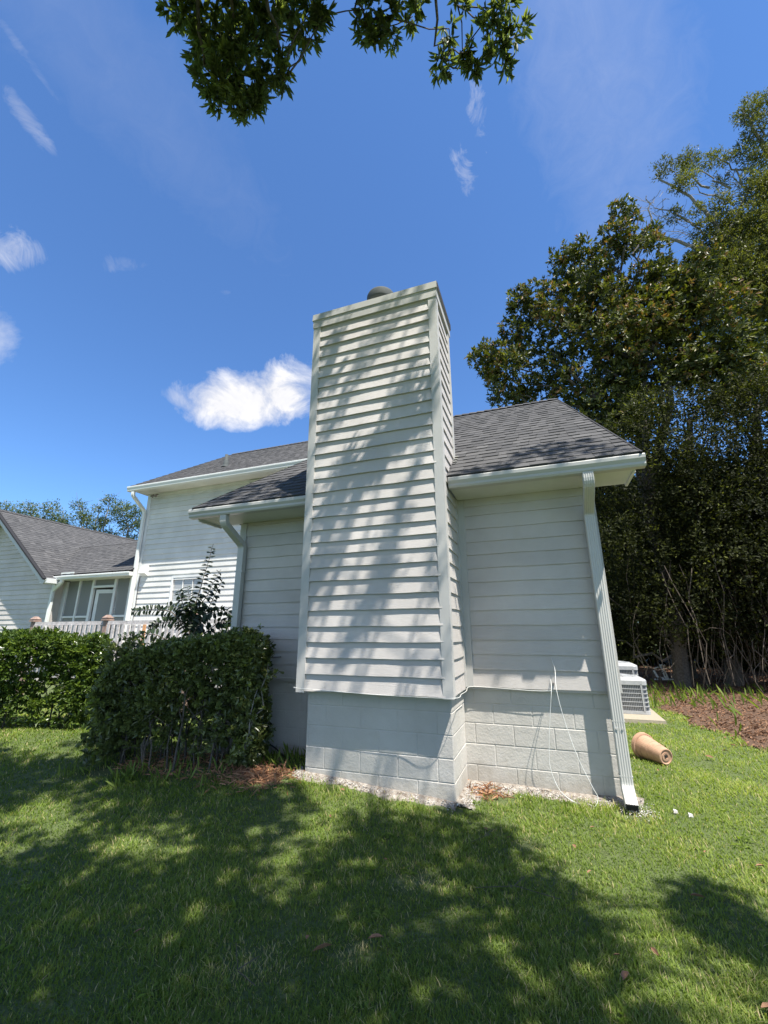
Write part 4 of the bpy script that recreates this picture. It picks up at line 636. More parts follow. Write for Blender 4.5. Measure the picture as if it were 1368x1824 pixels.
# ------------------------------------------------------------------ foliage helpers
def unit(v): return v / np.maximum(1e-9, np.linalg.norm(v, axis=-1, keepdims=True))
def rdir(n, r=rng): return unit(r.normal(size=(n, 3)))
def leaf_verts(P, D, U, Ln, Wd, fold=.25, curl=.15, simple=False):
    """P base points, D leaf direction, U approx. up of the blade"""
    D = unit(D); S = unit(np.cross(D, U)); Nn = np.cross(S, D); Ln = Ln[:, None]; Wd = Wd[:, None]
    tip = P + D * Ln - Nn * Ln * curl
    if simple:
        mid = P + D * Ln * .5 + Nn * Ln * curl * .2
        v = np.stack([P, mid + S * Wd * .5, tip, mid - S * Wd * .5], 1); k = 4
        f = np.arange(len(P))[:, None] * 4 + np.array([[0, 1, 2, 3]])
        return v.reshape(-1, 3), f
    a = P + D * Ln * .30; b = P + D * Ln * .70 - Nn * Ln * curl * .4
    v = np.stack([P, a + S * Wd * .42 + Nn * Wd * fold, b + S * Wd * .45 + Nn * Wd * fold, tip, b - S * Wd * .45 + Nn * Wd * fold, a - S * Wd * .42 + Nn * Wd * fold], 1)
    i = np.arange(len(P))[:, None] * 6
    f = np.concatenate([i + np.array([[0, 3, 2, 1]]), i + np.array([[0, 5, 4, 3]])], 0)
    return v.reshape(-1, 3), f
class Leaves:
    def __init__(s): s.v = []; s.f = []; s.r = []; s.n = 0
    def add(s, v, f, r):
        s.v.append(v); s.f.append(f + s.n); s.r.append(r); s.n += len(v)
    def rosettes(s, centres, outs, k, Ln, Wd, spread=1.0, rnd=None, simple=False, jit=.02, base=None, curl=.15):
        m_ = len(centres); out = unit(outs)
        C_ = np.repeat(centres, k, 0); O = np.repeat(out, k, 0)
        R = rdir(m_ * k); T = unit(R - O * np.sum(R * O, 1, keepdims=True)); a = rng.uniform(.25, 1.25, (m_ * k, 1)) * spread
        D = O * np.cos(a) + T * np.sin(a); l = Ln * rng.uniform(.65, 1.15, m_ * k); w = Wd * rng.uniform(.75, 1.15, m_ * k)
        P = C_ + rng.normal(size=C_.shape) * jit
        v, f = leaf_verts(P, D, O + .15 * rdir(m_ * k), l, w, simple=simple, curl=curl)
        rb = np.repeat(rng.uniform(0, 1, m_) if base is None else base, k); r = np.clip(rb * .6 + .4 * rng.uniform(0, 1, m_ * k), 0, 1)
        if not simple: r = np.concatenate([r, r])
        s.add(v, f, r)
    def build(s, name, mat_, parent=None):
        return mk(name, np.concatenate(s.v), np.concatenate(s.f), mat_, parent, np.concatenate(s.r))
def clump_pts(c, r, n, shell=.45, squash=.85):
    d = rdir(n); u = rng.uniform(shell ** 3, 1, n) ** (1 / 3); d2 = d * np.array([1, 1, squash]); lump = 1 + .18 * np.sin(d[:, 0] * 5 + c[0]) * np.sin(d[:, 1] * 6 + c[1]) + rng.normal(0, .06, n)
    p = np.array(c) + d2 * (r * u * lump)[:, None]; return p, d
def crown(clumps, dens, k, Ln, Wd, matl, parent, up=.5, simple=True, name='crown', depthy=0.0, spread=1.0, jit=.03, shell=.45, curl=.15):
    lv = Leaves()
    for cl in clumps:
        c, r = cl[:3], cl[3]; n = max(5, int(dens * r * r * (cl[4] if len(cl) > 4 else 1)))
        c = (c[0] + random.uniform(-depthy, depthy) * .5, c[1] + random.uniform(-depthy, depthy), c[2]) if depthy else c
        p, d = clump_pts(c, r, n, shell); tone = rng.normal(0, .16)
        lv.rosettes(p, d + np.array([0, 0, up]), k, Ln, Wd, spread=spread, simple=simple, jit=jit, base=np.clip(rng.uniform(0, 1, n) + tone, 0, 1), curl=curl)
    return lv.build(name, matl, parent)
def limb(mb, a, b, r0, r1, n=7, wob=.06, sides=6, sag=0.0):
    a, b = np.array(a, float), np.array(b, float); L_ = np.linalg.norm(b - a); pts = []
    for i in range(n + 1):
        f = i / n; p = a + (b - a) * f + (rng.normal(size=3) * wob * L_ * math.sin(math.pi * f) * .6); p[2] -= sag * L_ * math.sin(math.pi * f); pts.append(p)
    mb.tube(pts, [r0 + (r1 - r0) * i / n for i in range(n + 1)], sides)
    return pts
def poly_limb(mb, pts, r0, r1, sides=6, sub=3, wob=.02):
    q = []; pts = [np.array(p, float) for p in pts]
    for a, b in zip(pts[:-1], pts[1:]):
        for i in range(sub): q.append(a + (b - a) * i / sub + rng.normal(size=3) * wob * (i > 0))
    q.append(pts[-1]); K = len(q) - 1
    mb.tube(q, [r0 + (r1 - r0) * (i / K) ** .8 for i in range(K + 1)], sides)
# ------------------------------------------------------------------ magnolia beyond the roof
t = thing('magnolia_tree', 'large magnolia with glossy bronze-green leaves rising beyond the right roof slope', 'tree', (6.4, 11.4, .1))
mb = MB(); poly_limb(mb, [(6.4, 11.4, -.1), (6.3, 11.4, 3), (6.2, 11.3, 6), (6.5, 11.2, 9)], .32, .20, 9); poly_limb(mb, [(6.5, 11.2, 9), (6.85, 11.2, 12), (6.6, 11.2, 15)], .20, .07, 8); poly_limb(mb, [(6.2, 11.3, 6), (7.3, 11.0, 8.96), (7.34, 11, 10.7), (6.85, 11, 12.0), (5.9, 10.9, 12.4)], .16, .06, 7)
poly_limb(mb, [(6.25, 11.3, 5.2), (5.2, 11, 6.6), (3.6, 11, 8.6), (2.6, 11, 10.2)], .15, .04, 7); poly_limb(mb, [(6.4, 11.2, 8), (5.0, 11, 9.8), (3.8, 11, 12)], .12, .03, 6)
for c_ in DES['mag'][::2]: limb(mb, (6.4, 11.2, max(4.0, c_[2] - 3.2)), c_[:3], .055, .015, wob=.09, sides=5)
mb.build('trunk', M_bark, t)
crown(DES['mag'] + [[c[0] + .3, c[1] + .9, c[2] - .2, c[3]] for c in DES['mag'][::3]], 200, 8, .20, .085, M_mag, t, up=.35, depthy=.5, jit=.04, shell=.25)
# ------------------------------------------------------------------ oak upper right
t = thing('oak_tree', 'tall airy oak with bare grey twigs reaching left, at the upper right edge', 'tree', (14.6, 14.6, .1))
mb = MB(); poly_limb(mb, [(14.6, 14.6, -.2), (14.4, 14.5, 6), (13.9, 14.3, 11), (13.08, 14, 15.7)], .45, .24, 9)
B = lambda *p, r0=.12, r1=.03, w=.05: poly_limb(mb, p, r0, r1, 6, 3, w)
B((13.08, 14, 15.7), (11.25, 14, 16.99), (10.36, 14, 17.64), (9.44, 14, 18.47), (8.87, 14, 19.02), r0=.11, r1=.05); B((8.87, 14, 19.02), (8.95, 14, 20.4), (9.0, 14, 21.2), r0=.05, r1=.015)
B((13.08, 14, 15.7), (11.41, 14, 17.84), (11.1, 14, 18.91), (10.62, 14, 20.42), (9.65, 14, 21.9), r0=.13, r1=.04)
B((11.1, 14, 18.91), (10.56, 14, 18.81), (9.89, 14, 19.91), (9.19, 14, 20.38), r0=.06, r1=.02); B((11.41, 14, 17.84), (12.68, 14, 19.81), (12.45, 14, 21.23), r0=.08, r1=.03)
B((13.08, 14, 15.7), (13.9, 14, 19), (13.69, 14, 21.61), (13.43, 14, 23.12), (13.3, 14, 24.5), r0=.16, r1=.04); B((13.9, 14, 19), (12.9, 14, 19.6), (12.3, 14, 19.0), r0=.06, r1=.015)
for _ in range(95):   # fine bare twigs
    s = random.choice([(8.9, 14, 19.6), (9.1, 14, 20.4), (9.5, 14, 19.9), (10.2, 14, 18.9), (10.6, 14, 18.2), (11.6, 14, 19.8), (12.0, 14, 20.6), (9.0, 14, 18.9), (9.6, 14, 21.0)]); s = np.array(s) + rng.normal(0, .25, 3)
    d = rdir(1)[0] * random.uniform(.5, 1.1); d[0] -= .35; a = s + d * .5; poly_limb(mb, [s, a + rng.normal(0, .08, 3), s + d], .014, .005, 3, 2, .03)
for c_ in DES['oak'][::2]: limb(mb, (np.array(c_[:3]) + np.array([1.4, .2, -1.6])), c_[:3], .05, .012, wob=.08, sides=5)
mb.build('trunk', M_barkp, t)
crown([[c[0], c[1], c[2], c[3] * .86] for c in DES['oak']] + [[c[0] + .5, c[1] + 1.2, c[2] - .3, c[3] * .9] for c in DES['oak'][20:]], 330, 7, .135, .048, M_oakl, t, up=.5, depthy=.5, jit=.06, shell=.2)
# ------------------------------------------------------------------ vine-hung undergrowth trees on the right
dk = DES['dark']; base_pts = [(5.9, 9.9), (7.2, 10.3), (8.8, 10.0), (10.6, 9.4)]; groups = [[], [], [], []]
for c_ in dk: groups[int(np.argmin([abs(c_[0] - b[0]) for b in base_pts]))].append(c_)
labs = ['dark vine-hung evergreen just right of the downspout, above the outdoor units', 'dark evergreen smothered in hanging vines, second of the row right of the roof corner', 'dark evergreen draped with curling vines near the right edge, behind the leaf litter', 'dark evergreen at the right edge of the photo, mostly cut off by the frame']
for i, (b, g_) in enumerate(zip(base_pts, groups)):
    if not g_: continue
    t = thing('evergreen_tree', labs[i], 'tree', (b[0], b[1], .15), 'vine-hung trees along the right boundary')
    mb = MB(); poly_limb(mb, [(b[0], b[1], -.1), (b[0] + .2, b[1], 2.5), (b[0] - .1, b[1] + .1, 5), (b[0] + .3, b[1], 8)], .22, .08, 8)
    for c_ in g_: limb(mb, (b[0], b[1], max(.8, c_[2] - 1.2)), c_[:3], .05, .015, wob=.1, sides=5)
    mb.build('trunk', M_bark, t)
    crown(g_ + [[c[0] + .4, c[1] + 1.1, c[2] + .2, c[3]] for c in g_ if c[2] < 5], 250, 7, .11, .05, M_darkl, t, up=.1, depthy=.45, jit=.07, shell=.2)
    mb = MB()
    for k in range(46 if i else 14):
        x = b[0] + random.uniform(-1, 1); z = random.uniform(1.2, 4.2); y = b[1] - random.uniform(.4, 1.4); p = [np.array((x, y, z))]
        for q in range(6): p.append(p[-1] + np.array((random.uniform(-.16, .16), random.uniform(-.1, .1), -z / 6 * random.uniform(.7, 1.05))))
        mb.tube(p, random.uniform(.006, .014), 4)
    for k in range(4):
        x = b[0] + random.uniform(-1, 1); y = b[1] - random.uniform(.6, 1.6); a0 = random.uniform(0, 6); rr = random.uniform(.15, .5); z = random.uniform(.4, 2.2)
        mb.tube([(x + rr * math.cos(a0 + q * .6), y + .1 * math.sin(q), z + rr * math.sin(a0 + q * .6)) for q in range(7)], .008, 4)
    mb.build('vine', M_vine, t)
    lv = Leaves()
    for k in range(70):   # hanging leafy strands in front of the crown
        x = b[0] + random.uniform(-1.3, 1.3); y = b[1] - random.uniform(.3, 1.1); z1 = random.uniform(2.2, 7.4); n = int(random.uniform(10, 30)); zz = z1 - np.arange(n) * .085; P = np.stack([x + .05 * np.sin(zz * 3 + k) + (z1 - zz) * random.uniform(-.08, .08), y + .04 * np.cos(zz * 4), zz], 1); P = P[P[:, 2] > .8]
        if len(P): lv.rosettes(P, rdir(len(P)) + np.array([0, -.4, -.4]), 4, .085, .045, simple=True, jit=.03, base=np.clip(rng.normal(.5, .25, len(P)), 0, 1))
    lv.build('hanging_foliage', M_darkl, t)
# low shrubs at the wood's edge
for i, c_ in enumerate(DES['low']):
    pass
lab = ['low dark shrub behind the outdoor units', 'low shrub behind the broken white boards', 'low shrub under the hanging vines', 'low shrub at the back of the leaf litter', 'low shrub by the right edge of the photo']
for i, j in enumerate((0, 2, 4, 5, 7)):
    c_ = DES['low'][j]; t = thing('shrub', lab[i], 'shrub', (c_[0], c_[1] + .7, .2), 'low shrubs along the wood edge')
    mb = MB()
    for k in range(7): limb(mb, (c_[0] + random.uniform(-.1, .1), c_[1] + .7, .1), (c_[0] + random.uniform(-.5, .5), c_[1] + .7 + random.uniform(-.3, .3), c_[2] + random.uniform(-.1, .5)), .014, .005, sides=4)
    mb.build('stem', M_vine, t)
    crown([[c_[0] + dx, c_[1] + .7 + dy, c_[2] + dz, .42] for dx, dy, dz in ((0, 0, 0), (.4, .1, .1), (-.4, .1, -.05), (.1, .2, .5))], 420, 6, .10, .045, M_darkl, t, jit=.06, shell=.15)
# far wood behind everything on the right
lv = Leaves(); n = 15000
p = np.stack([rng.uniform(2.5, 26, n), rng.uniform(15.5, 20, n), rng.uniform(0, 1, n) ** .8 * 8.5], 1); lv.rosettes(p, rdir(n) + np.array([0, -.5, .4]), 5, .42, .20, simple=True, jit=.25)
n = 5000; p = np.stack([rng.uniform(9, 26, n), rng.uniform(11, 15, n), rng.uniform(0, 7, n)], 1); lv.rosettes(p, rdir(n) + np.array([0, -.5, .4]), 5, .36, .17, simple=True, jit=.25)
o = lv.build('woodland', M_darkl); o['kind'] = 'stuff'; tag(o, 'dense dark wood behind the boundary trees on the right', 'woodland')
# trees beyond the gable wing
bk = DES['back']; cuts = [(-30, -24), (-24, -21.3), (-21.3, -19)]
bl = ['pale flowering tree behind the gable roof at the far left', 'airy green tree over the porch roof', 'airy green tree against the corner of the two-storey wing']
for (x0, x1), lb in zip(cuts, bl):
    g_ = [c for c in bk if x0 <= c[0] < x1]
    cx = sum(c[0] for c in g_) / len(g_); cy = sum(c[1] for c in g_) / len(g_) + .5
    t = thing('garden_tree', lb, 'tree', (cx, cy, 0), 'trees behind the left roofs'); mb = MB(); poly_limb(mb, [(cx, cy, -.1), (cx + .1, cy, 3), (cx, cy, 6)], .22, .12, 7)
    for c in g_:
        limb(mb, (cx, cy, 5.6), c[:3], .07, .02, wob=.08, sides=5)
        for _ in range(7): limb(mb, c[:3], np.array(c[:3]) + rng.normal(0, .33, 3), .015, .005, n=3, sides=3)
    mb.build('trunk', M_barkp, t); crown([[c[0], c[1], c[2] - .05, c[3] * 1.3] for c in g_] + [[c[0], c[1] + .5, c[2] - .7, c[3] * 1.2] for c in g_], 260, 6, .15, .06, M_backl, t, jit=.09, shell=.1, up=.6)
# ------------------------------------------------------------------ the tree overhead (trunk behind the camera)
t = thing('bay_tree', 'broad-leaved tree whose leafy branches hang into the top of the picture', 'tree', (4.6, -8.2, 0))
mb = MB(); poly_limb(mb, [(4.6, -8.2, -.2), (4.5, -8.0, 2.5), (4.2, -7.4, 5.0), (3.8, -6.4, 6.6)], .30, .18, 9)
hub = (3.8, -6.4, 6.6)
for tgt in ((.4, -3.6, 8.4), (2.2, -3.0, 8.8), (4.0, -3.2, 9.0), (-1.8, -5.4, 8.4), (6.0, -4.8, 9.2)):
    poly_limb(mb, [hub, tuple((np.array(hub) + np.array(tgt)) / 2 + np.array([0, 0, .4])), tgt], .08, .015, 7, 4, .06)
vis = DES['vis']
vis_n = [np.array(v[:3]) for v in vis]
for i, v in enumerate(vis):   # twigs leading into the visible sprays
    p = np.array(v[:3]); src = np.array((p[0] * .9 + .25, -3.2, 8.5)) if i % 5 == 0 else None
    if src is not None: poly_limb(mb, [src, p + np.array([.0, -.3, .45]), p], .028, .008, 5, 4, .04)
    else:
        j = (i // 5) * 5; poly_limb(mb, [vis_n[j], (vis_n[j] + p) / 2 + rng.normal(0, .04, 3), p], .010, .005, 4, 2, .02)
for _ in range(5):
    v = random.choice(vis_n); limb(mb, v, v + rng.normal(0, .13, 3) + np.array([0, .05, -.1]), .006, .003, n=3, sides=3, wob=.15)
for c_ in DES['shade'][::2]: limb(mb, (c_[0] * .8 + .7, c_[1] * .9 - .5, c_[2] + .3), c_[:3], .02, .008, n=3, sides=4)
poly_limb(mb, DES['shadow_branch'], .014, .014, 5, 2, .0); poly_limb(mb, [DES['shadow_branch'][-1], (4.6, -2.5, 8.0), (4.4, -3.2, 8.9)], .014, .02, 5, 3, .02)  # unseen branch added to cast the curved shadow line on the chimney foundation
for chn in DES['chim']:
    for a_, b_ in zip(chn[:-1], chn[1:]): limb(mb, a_[:3], b_[:3], .012, .012, n=2, sides=4, wob=.03)
    limb(mb, (chn[0][0] + .3, chn[0][1] - 1.0, chn[0][2] - .3), chn[0][:3], .03, .012, n=3, sides=4)
mb.build('trunk', M_bark, t)
lv = Leaves()
for v in vis:
    n = max(5, int(v[4] * .84)); p, d = clump_pts(v[:3], v[3] * 1.05, n, .1, 1); lv.rosettes(p, d * .6 + np.array([0, .1, -.75]), 8, .125, .031, spread=.95, jit=.008, curl=.10)
for c_ in DES['shade']:
    n = int(215 * c_[3] ** 2); p, d = clump_pts(c_[:3], c_[3], n, .1, .6); lv.rosettes(p, d + np.array([0, 0, .3]), 7, .13, .055, simple=True, jit=.03)
for chn in DES['chim']:
    for a_, b_ in zip(chn, chn[1:] + [chn[-1]]):
        for f in (0, .5):
            c_ = np.array(a_) * (1 - f) + np.array(b_) * f; r = c_[3]; n = int(420 * r * r) + 1; p, d = clump_pts(c_[:3], r, n, .1, 1.0); lv.rosettes(p, d, 6, .075, .028, simple=True, jit=.02)
for c_ in DES['roofsh']:
    n = int(420 * c_[3] ** 2) + 3; p, d = clump_pts(c_[:3], c_[3], n, .1, .7); lv.rosettes(p, d, 7, .12, .045, simple=True, jit=.03)
lv.build('crown', M_bay, t)

# ------------------------------------------------------------------ hedges
def hedge(name, label, A, B, dep, zt0, zt1, zbot, nro, L_, W_, matl, stems, sparse=1.0):
    """clipped hedge: front base line A->B (right to left), depth dep away from the camera"""
    A, B = np.array(A, float), np.array(B, float); u = (B - A); Lh = np.linalg.norm(u); u /= Lh; bk_ = np.array([u[1], -u[0]]);
    if bk_[1] < 0: bk_ = -bk_
    t = thing(name, label, 'hedge', (*( (A + B) / 2 + bk_ * dep / 2), 0), None)
    lv = Leaves(); pos = []; out_ = []
    def W3(s, d, z): xy = A + u * s + bk_ * d; return [xy[0], xy[1], z]
    for _ in range(nro):
        s, d, h = rng.uniform(0, 1), rng.uniform(0, 1), rng.uniform(0, 1); zt = zt0 + (zt1 - zt0) * s - .30 * max(0, (s - .78) / .22) ** 2 * (1 if dep < .9 else .2) - (.10 if dep < .9 else .22) * max(0, (.13 - s) / .13) ** 1.5
        f = rng.uniform(0, 1); q = abs(rng.normal(0, .06))
        bul = .05 * math.sin(s * Lh * 5.3 + h * 4) + .045 * math.sin(h * 9 + s * 7) + .03 * math.sin(s * Lh * 13 + d * 9)
        if f < .45:   # front
            hh = h ** .75
            if rng.uniform() > .12 + 1.1 * hh * sparse: continue
            w3 = W3(s * Lh, 0, zbot + (zt - zbot) * hh)
            if math.sin(w3[0] * 9 + 2 * math.sin(w3[2] * 5)) * math.sin(w3[1] * 8 + 1 + w3[2] * 3) * math.sin(w3[2] * 11 + w3[0] * 3) > .22 and rng.uniform() < .8: continue
            pos.append(W3(s * Lh, -bul + q + .13 * (1 - hh) ** 2 * 2, zbot + (zt - zbot) * hh)); out_.append([-bk_[0], -bk_[1], .35])
        elif f < .72:  # top
            pos.append(W3(s * Lh, d * dep, zt - q + bul * .8 + abs(rng.normal(0, .022)) - .17 * (abs(s - .5) * 2) ** 5 - .10 * (1 - d) ** 4)); out_.append([-bk_[0] * .2, -bk_[1] * .2, 1])
        elif f < .92:  # ends
            e = 0 if rng.uniform() < .65 else 1; pos.append(W3((-bul + q) if e == 0 else Lh + bul - q, d * dep, zbot + (zt - zbot) * h)); sg = -1 if e == 0 else 1; out_.append([u[0] * sg, u[1] * sg, .4])
        elif f < .96: pos.append(W3(s * Lh, dep - q, zbot + (zt - zbot) * h)); out_.append([bk_[0], bk_[1], .3])
        else: pos.append(W3(s * Lh, d * dep, zbot + .3 + (zt - zbot - .4) * h)); out_.append([0, 0, 1])
    pos = np.array(pos); out_ = np.array(out_) + rng.normal(0, .5, (len(pos), 3)); lv.rosettes(pos, out_, 7, L_, W_, spread=1.0, jit=.012, curl=.1)
    lv.build('foliage', matl, t)
    mb = MB()
    for _ in range(stems):
        s = random.uniform(.06, .94) * Lh; d = random.uniform(.12, .9) * dep; g0 = float(gz(*(A + u * s + bk_ * d))); r = random.uniform(.007, .017)
        b0 = W3(s, d, g0 - .03); p = [b0]; zc = zt0 - .15
        for k in range(1, 6): p.append([b0[0] + random.uniform(-.05, .05) * k, b0[1] + random.uniform(-.05, .04) * k, g0 + (zc - g0) * k / 5 * random.uniform(.85, 1.0)])
        mb.tube(p, [r * (1 - .14 * k) for k in range(6)], 5)
        for _ in range(3):
            q = np.array(p[random.randint(1, 4)]); e = q + np.array([random.uniform(-.22, .22), random.uniform(-.28, .1), random.uniform(.05, .3)]); limb(mb, q, e, r * .5, r * .25, n=3, sides=4, wob=.12)
    for _ in range(stems * 2):   # twiggy bits near the face
        s = random.uniform(.02, .98) * Lh; q = np.array(W3(s, random.uniform(.03, .12), random.uniform(zbot + .1, zt0 - .1))); limb(mb, q, q + rng.normal(0, .10, 3), .004, .002, n=3, sides=3, wob=.2)
    mb.build('stem', M_bark, t)
    return t
hr = hedge('hedge', 'square-clipped hedge with bare woody stems below, against the wall left of the chimney', (-.66, -.02), (-2.36, -.53), .68, 1.57, 1.25, .16, 7000, .075, .034, M_hedge, 34, .66)
hl = hedge('hedge', 'dense bright green clipped hedge at the left edge, in front of the deck railing', (-4.62, .94), (-8.21, -1.76), 1.0, 1.52, 1.52, .06, 11000, .078, .034, M_hedgeb, 40, 2.0)
# a few loose shoots on the right end of the near hedge
mb = MB(); lv = Leaves()
for a_, b_ in (((-.66, .1, .5), (-.50, .12, 1.22)), ((-.66, .0, .3), (-.55, .02, .95)), ((-.68, .05, .2), (-.58, .02, .62)), ((-1.2, .1, 1.4), (-1.12, .1, 1.78)), ((-.8, .2, 1.3), (-.72, .2, 1.62)), ((-.7, .3, 1.0), (-.48, .32, 1.1))):
    mb = MB(); pts = limb(mb, a_, b_, .011, .004, n=5, sides=5, wob=.08); so_ = mb.build('shoot', M_barkp, hr); lv = Leaves()
    P = np.array(pts[2:]); lv.rosettes(P, rdir(len(P)) + np.array([0, 0, .6]), 6, .06, .026, jit=.01, base=np.full(len(P), .9)); lv.build('shoot_leaves', M_hedge, so_)
# ------------------------------------------------------------------ sapling behind the hedge
t = thing('crape_myrtle_sapling', 'dark slender sapling with arching leafy shoots behind the near hedge', 'sapling', (-2.72, 1.25, .02))
mb = MB(); lv = Leaves()
def shoot(pts, r0=.012, gap=.034, L_=.14, W_=.075, start=.25):
    pts = [np.array(p, float) for p in pts]; q = []
    for a_, b_ in zip(pts[:-1], pts[1:]):
        for i in range(8): q.append(a_ + (b_ - a_) * i / 8 + rng.normal(0, .006, 3))
    q.append(pts[-1]); K = len(q) - 1; mb.tube(q, [r0 * (1 - .8 * i / K) for i in range(K + 1)], 5)
    tot = sum(np.linalg.norm(q[i + 1] - q[i]) for i in range(K)); n = int(tot / gap); P, D = [], []
    for k in range(int(n * start), n):
        i = min(K - 1, int(k / n * K)); d = unit(q[i + 1] - q[i]); s = unit(np.cross(d, [0.3, -1, .2])); 
        for sg in (1, -1): P.append(q[i]); D.append(s * sg + d * .35 + rng.normal(0, .18, 3) + np.array([0, -.1, -.25]))
    P, D = np.array(P), np.array(D); sz = np.linspace(1.0, .55, len(P)); v, f = leaf_verts(P, D, np.array([[0, -.4, 1.]]) + rng.normal(0, .3, P.shape), L_ * sz * rng.uniform(.8, 1.15, len(P)), W_ * sz, fold=.15); r = rng.uniform(0, 1, len(P)); lv.add(v, f, np.concatenate([r, r]))
b0 = (-2.72, 1.25, .02)
shoot([b0, (-2.74, 1.22, 1.0), (-2.76, 1.2, 1.8), (-2.62, 1.2, 2.4), (-2.48, 1.2, 2.99)], .018, start=.45); shoot([(-2.76, 1.2, 1.75), (-2.52, 1.2, 2.1), (-2.25, 1.18, 2.55)], start=.1)
shoot([(-2.76, 1.2, 1.7), (-2.45, 1.22, 1.95), (-2.2, 1.2, 2.42)], start=.1); shoot([(-2.74, 1.2, 1.6), (-3.1, 1.1, 1.9), (-3.5, 1.05, 1.93), (-3.88, 1.0, 1.90)], start=.1)
shoot([(-2.74, 1.2, 1.45), (-3.1, 1.3, 1.75), (-3.6, 1.3, 1.72), (-3.75, 1.3, 1.62)], start=.15); shoot([(-2.72, 1.2, 1.5), (-2.4, 1.1, 1.85), (-2.05, 1.1, 1.9), (-1.85, 1.1, 1.80)], start=.1)
shoot([(-2.72, 1.2, 1.4), (-2.3, 1.3, 1.72), (-1.9, 1.3, 1.74)], start=.1); shoot([(-2.76, 1.2, 1.7), (-2.9, 1.1, 2.05), (-3.0, 1.1, 2.25)], start=.1); shoot([(-2.74, 1.2, 1.3), (-3.3, 1.0, 1.55), (-3.95, .9, 1.5)], start=.1)
shoot([(-2.76, 1.2, 1.8), (-2.72, 1.1, 2.0), (-2.78, 1.05, 2.3)], start=.1); shoot([(-2.72, 1.2, 1.5), (-2.95, 1.25, 1.9), (-3.35, 1.2, 2.02)], start=.1)
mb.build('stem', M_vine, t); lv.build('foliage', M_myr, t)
# ------------------------------------------------------------------ deck railing
t = thing('deck_railing', 'whitewashed picket deck railing with brown capped posts behind the hedges', 'railing', (-6.5, 2.8, 0))
for x in (-9.15, -6.70, -4.22):
    m_ = MB(); m_.box((x - .055, 2.745, 0), (x + .055, 2.855, 1.87)); o = m_.build('post', M_post, t)
    m_ = MB(); m_.box((x - .09, 2.71, 1.84), (x + .09, 2.89, 1.875)); m_.box((x - .075, 2.725, 1.8755), (x + .075, 2.875, 1.90)); m_.hexa([(x - .085, 2.715, 1.9005), (x + .085, 2.715, 1.9005), (x + .085, 2.885, 1.9005), (x - .085, 2.885, 1.9005)], [(x - .03, 2.77, 1.965), (x + .03, 2.77, 1.965), (x + .03, 2.83, 1.965), (x - .03, 2.83, 1.965)]); m_.build('post_cap', M_post, o)
for a, b in ((-9.09, -6.76), (-6.64, -4.28), (-4.16, -1.6)):
    m_ = MB(); m_.box((a, 2.76, 1.75), (b, 2.84, 1.83)); m_.box((a, 2.775, .95), (b, 2.825, 1.03)); m_.build('rail', M_wood, t)
    n = int((b - a) / .155)
    for i in range(n):
        x = a + .06 + i * .155; om = abs(x + 5.48) < .08; m_ = MB(); tl = random.uniform(-.006, .006)
        m_.hexa([(x - .038, 2.735, .85), (x + .038, 2.735, .85), (x + .038, 2.757, .85), (x - .038, 2.757, .85)], [(x - .038 + tl, 2.735, 1.742), (x + .038 + tl, 2.735, 1.742), (x + .038 + tl, 2.757, 1.742), (x - .038 + tl, 2.757, 1.742)])
        o = m_.build('picket', M_orange if om else M_wood, t)
        if om: o['label'] = 'raw orange replacement picket'
m_ = MB(); m_.box((-9.3, 2.86, .80), (-1.62, 5.2, .88)); m_.box((-9.3, 2.80, .55), (-1.62, 2.859, .84)); m_.build('deck_floor', M_wood, t)
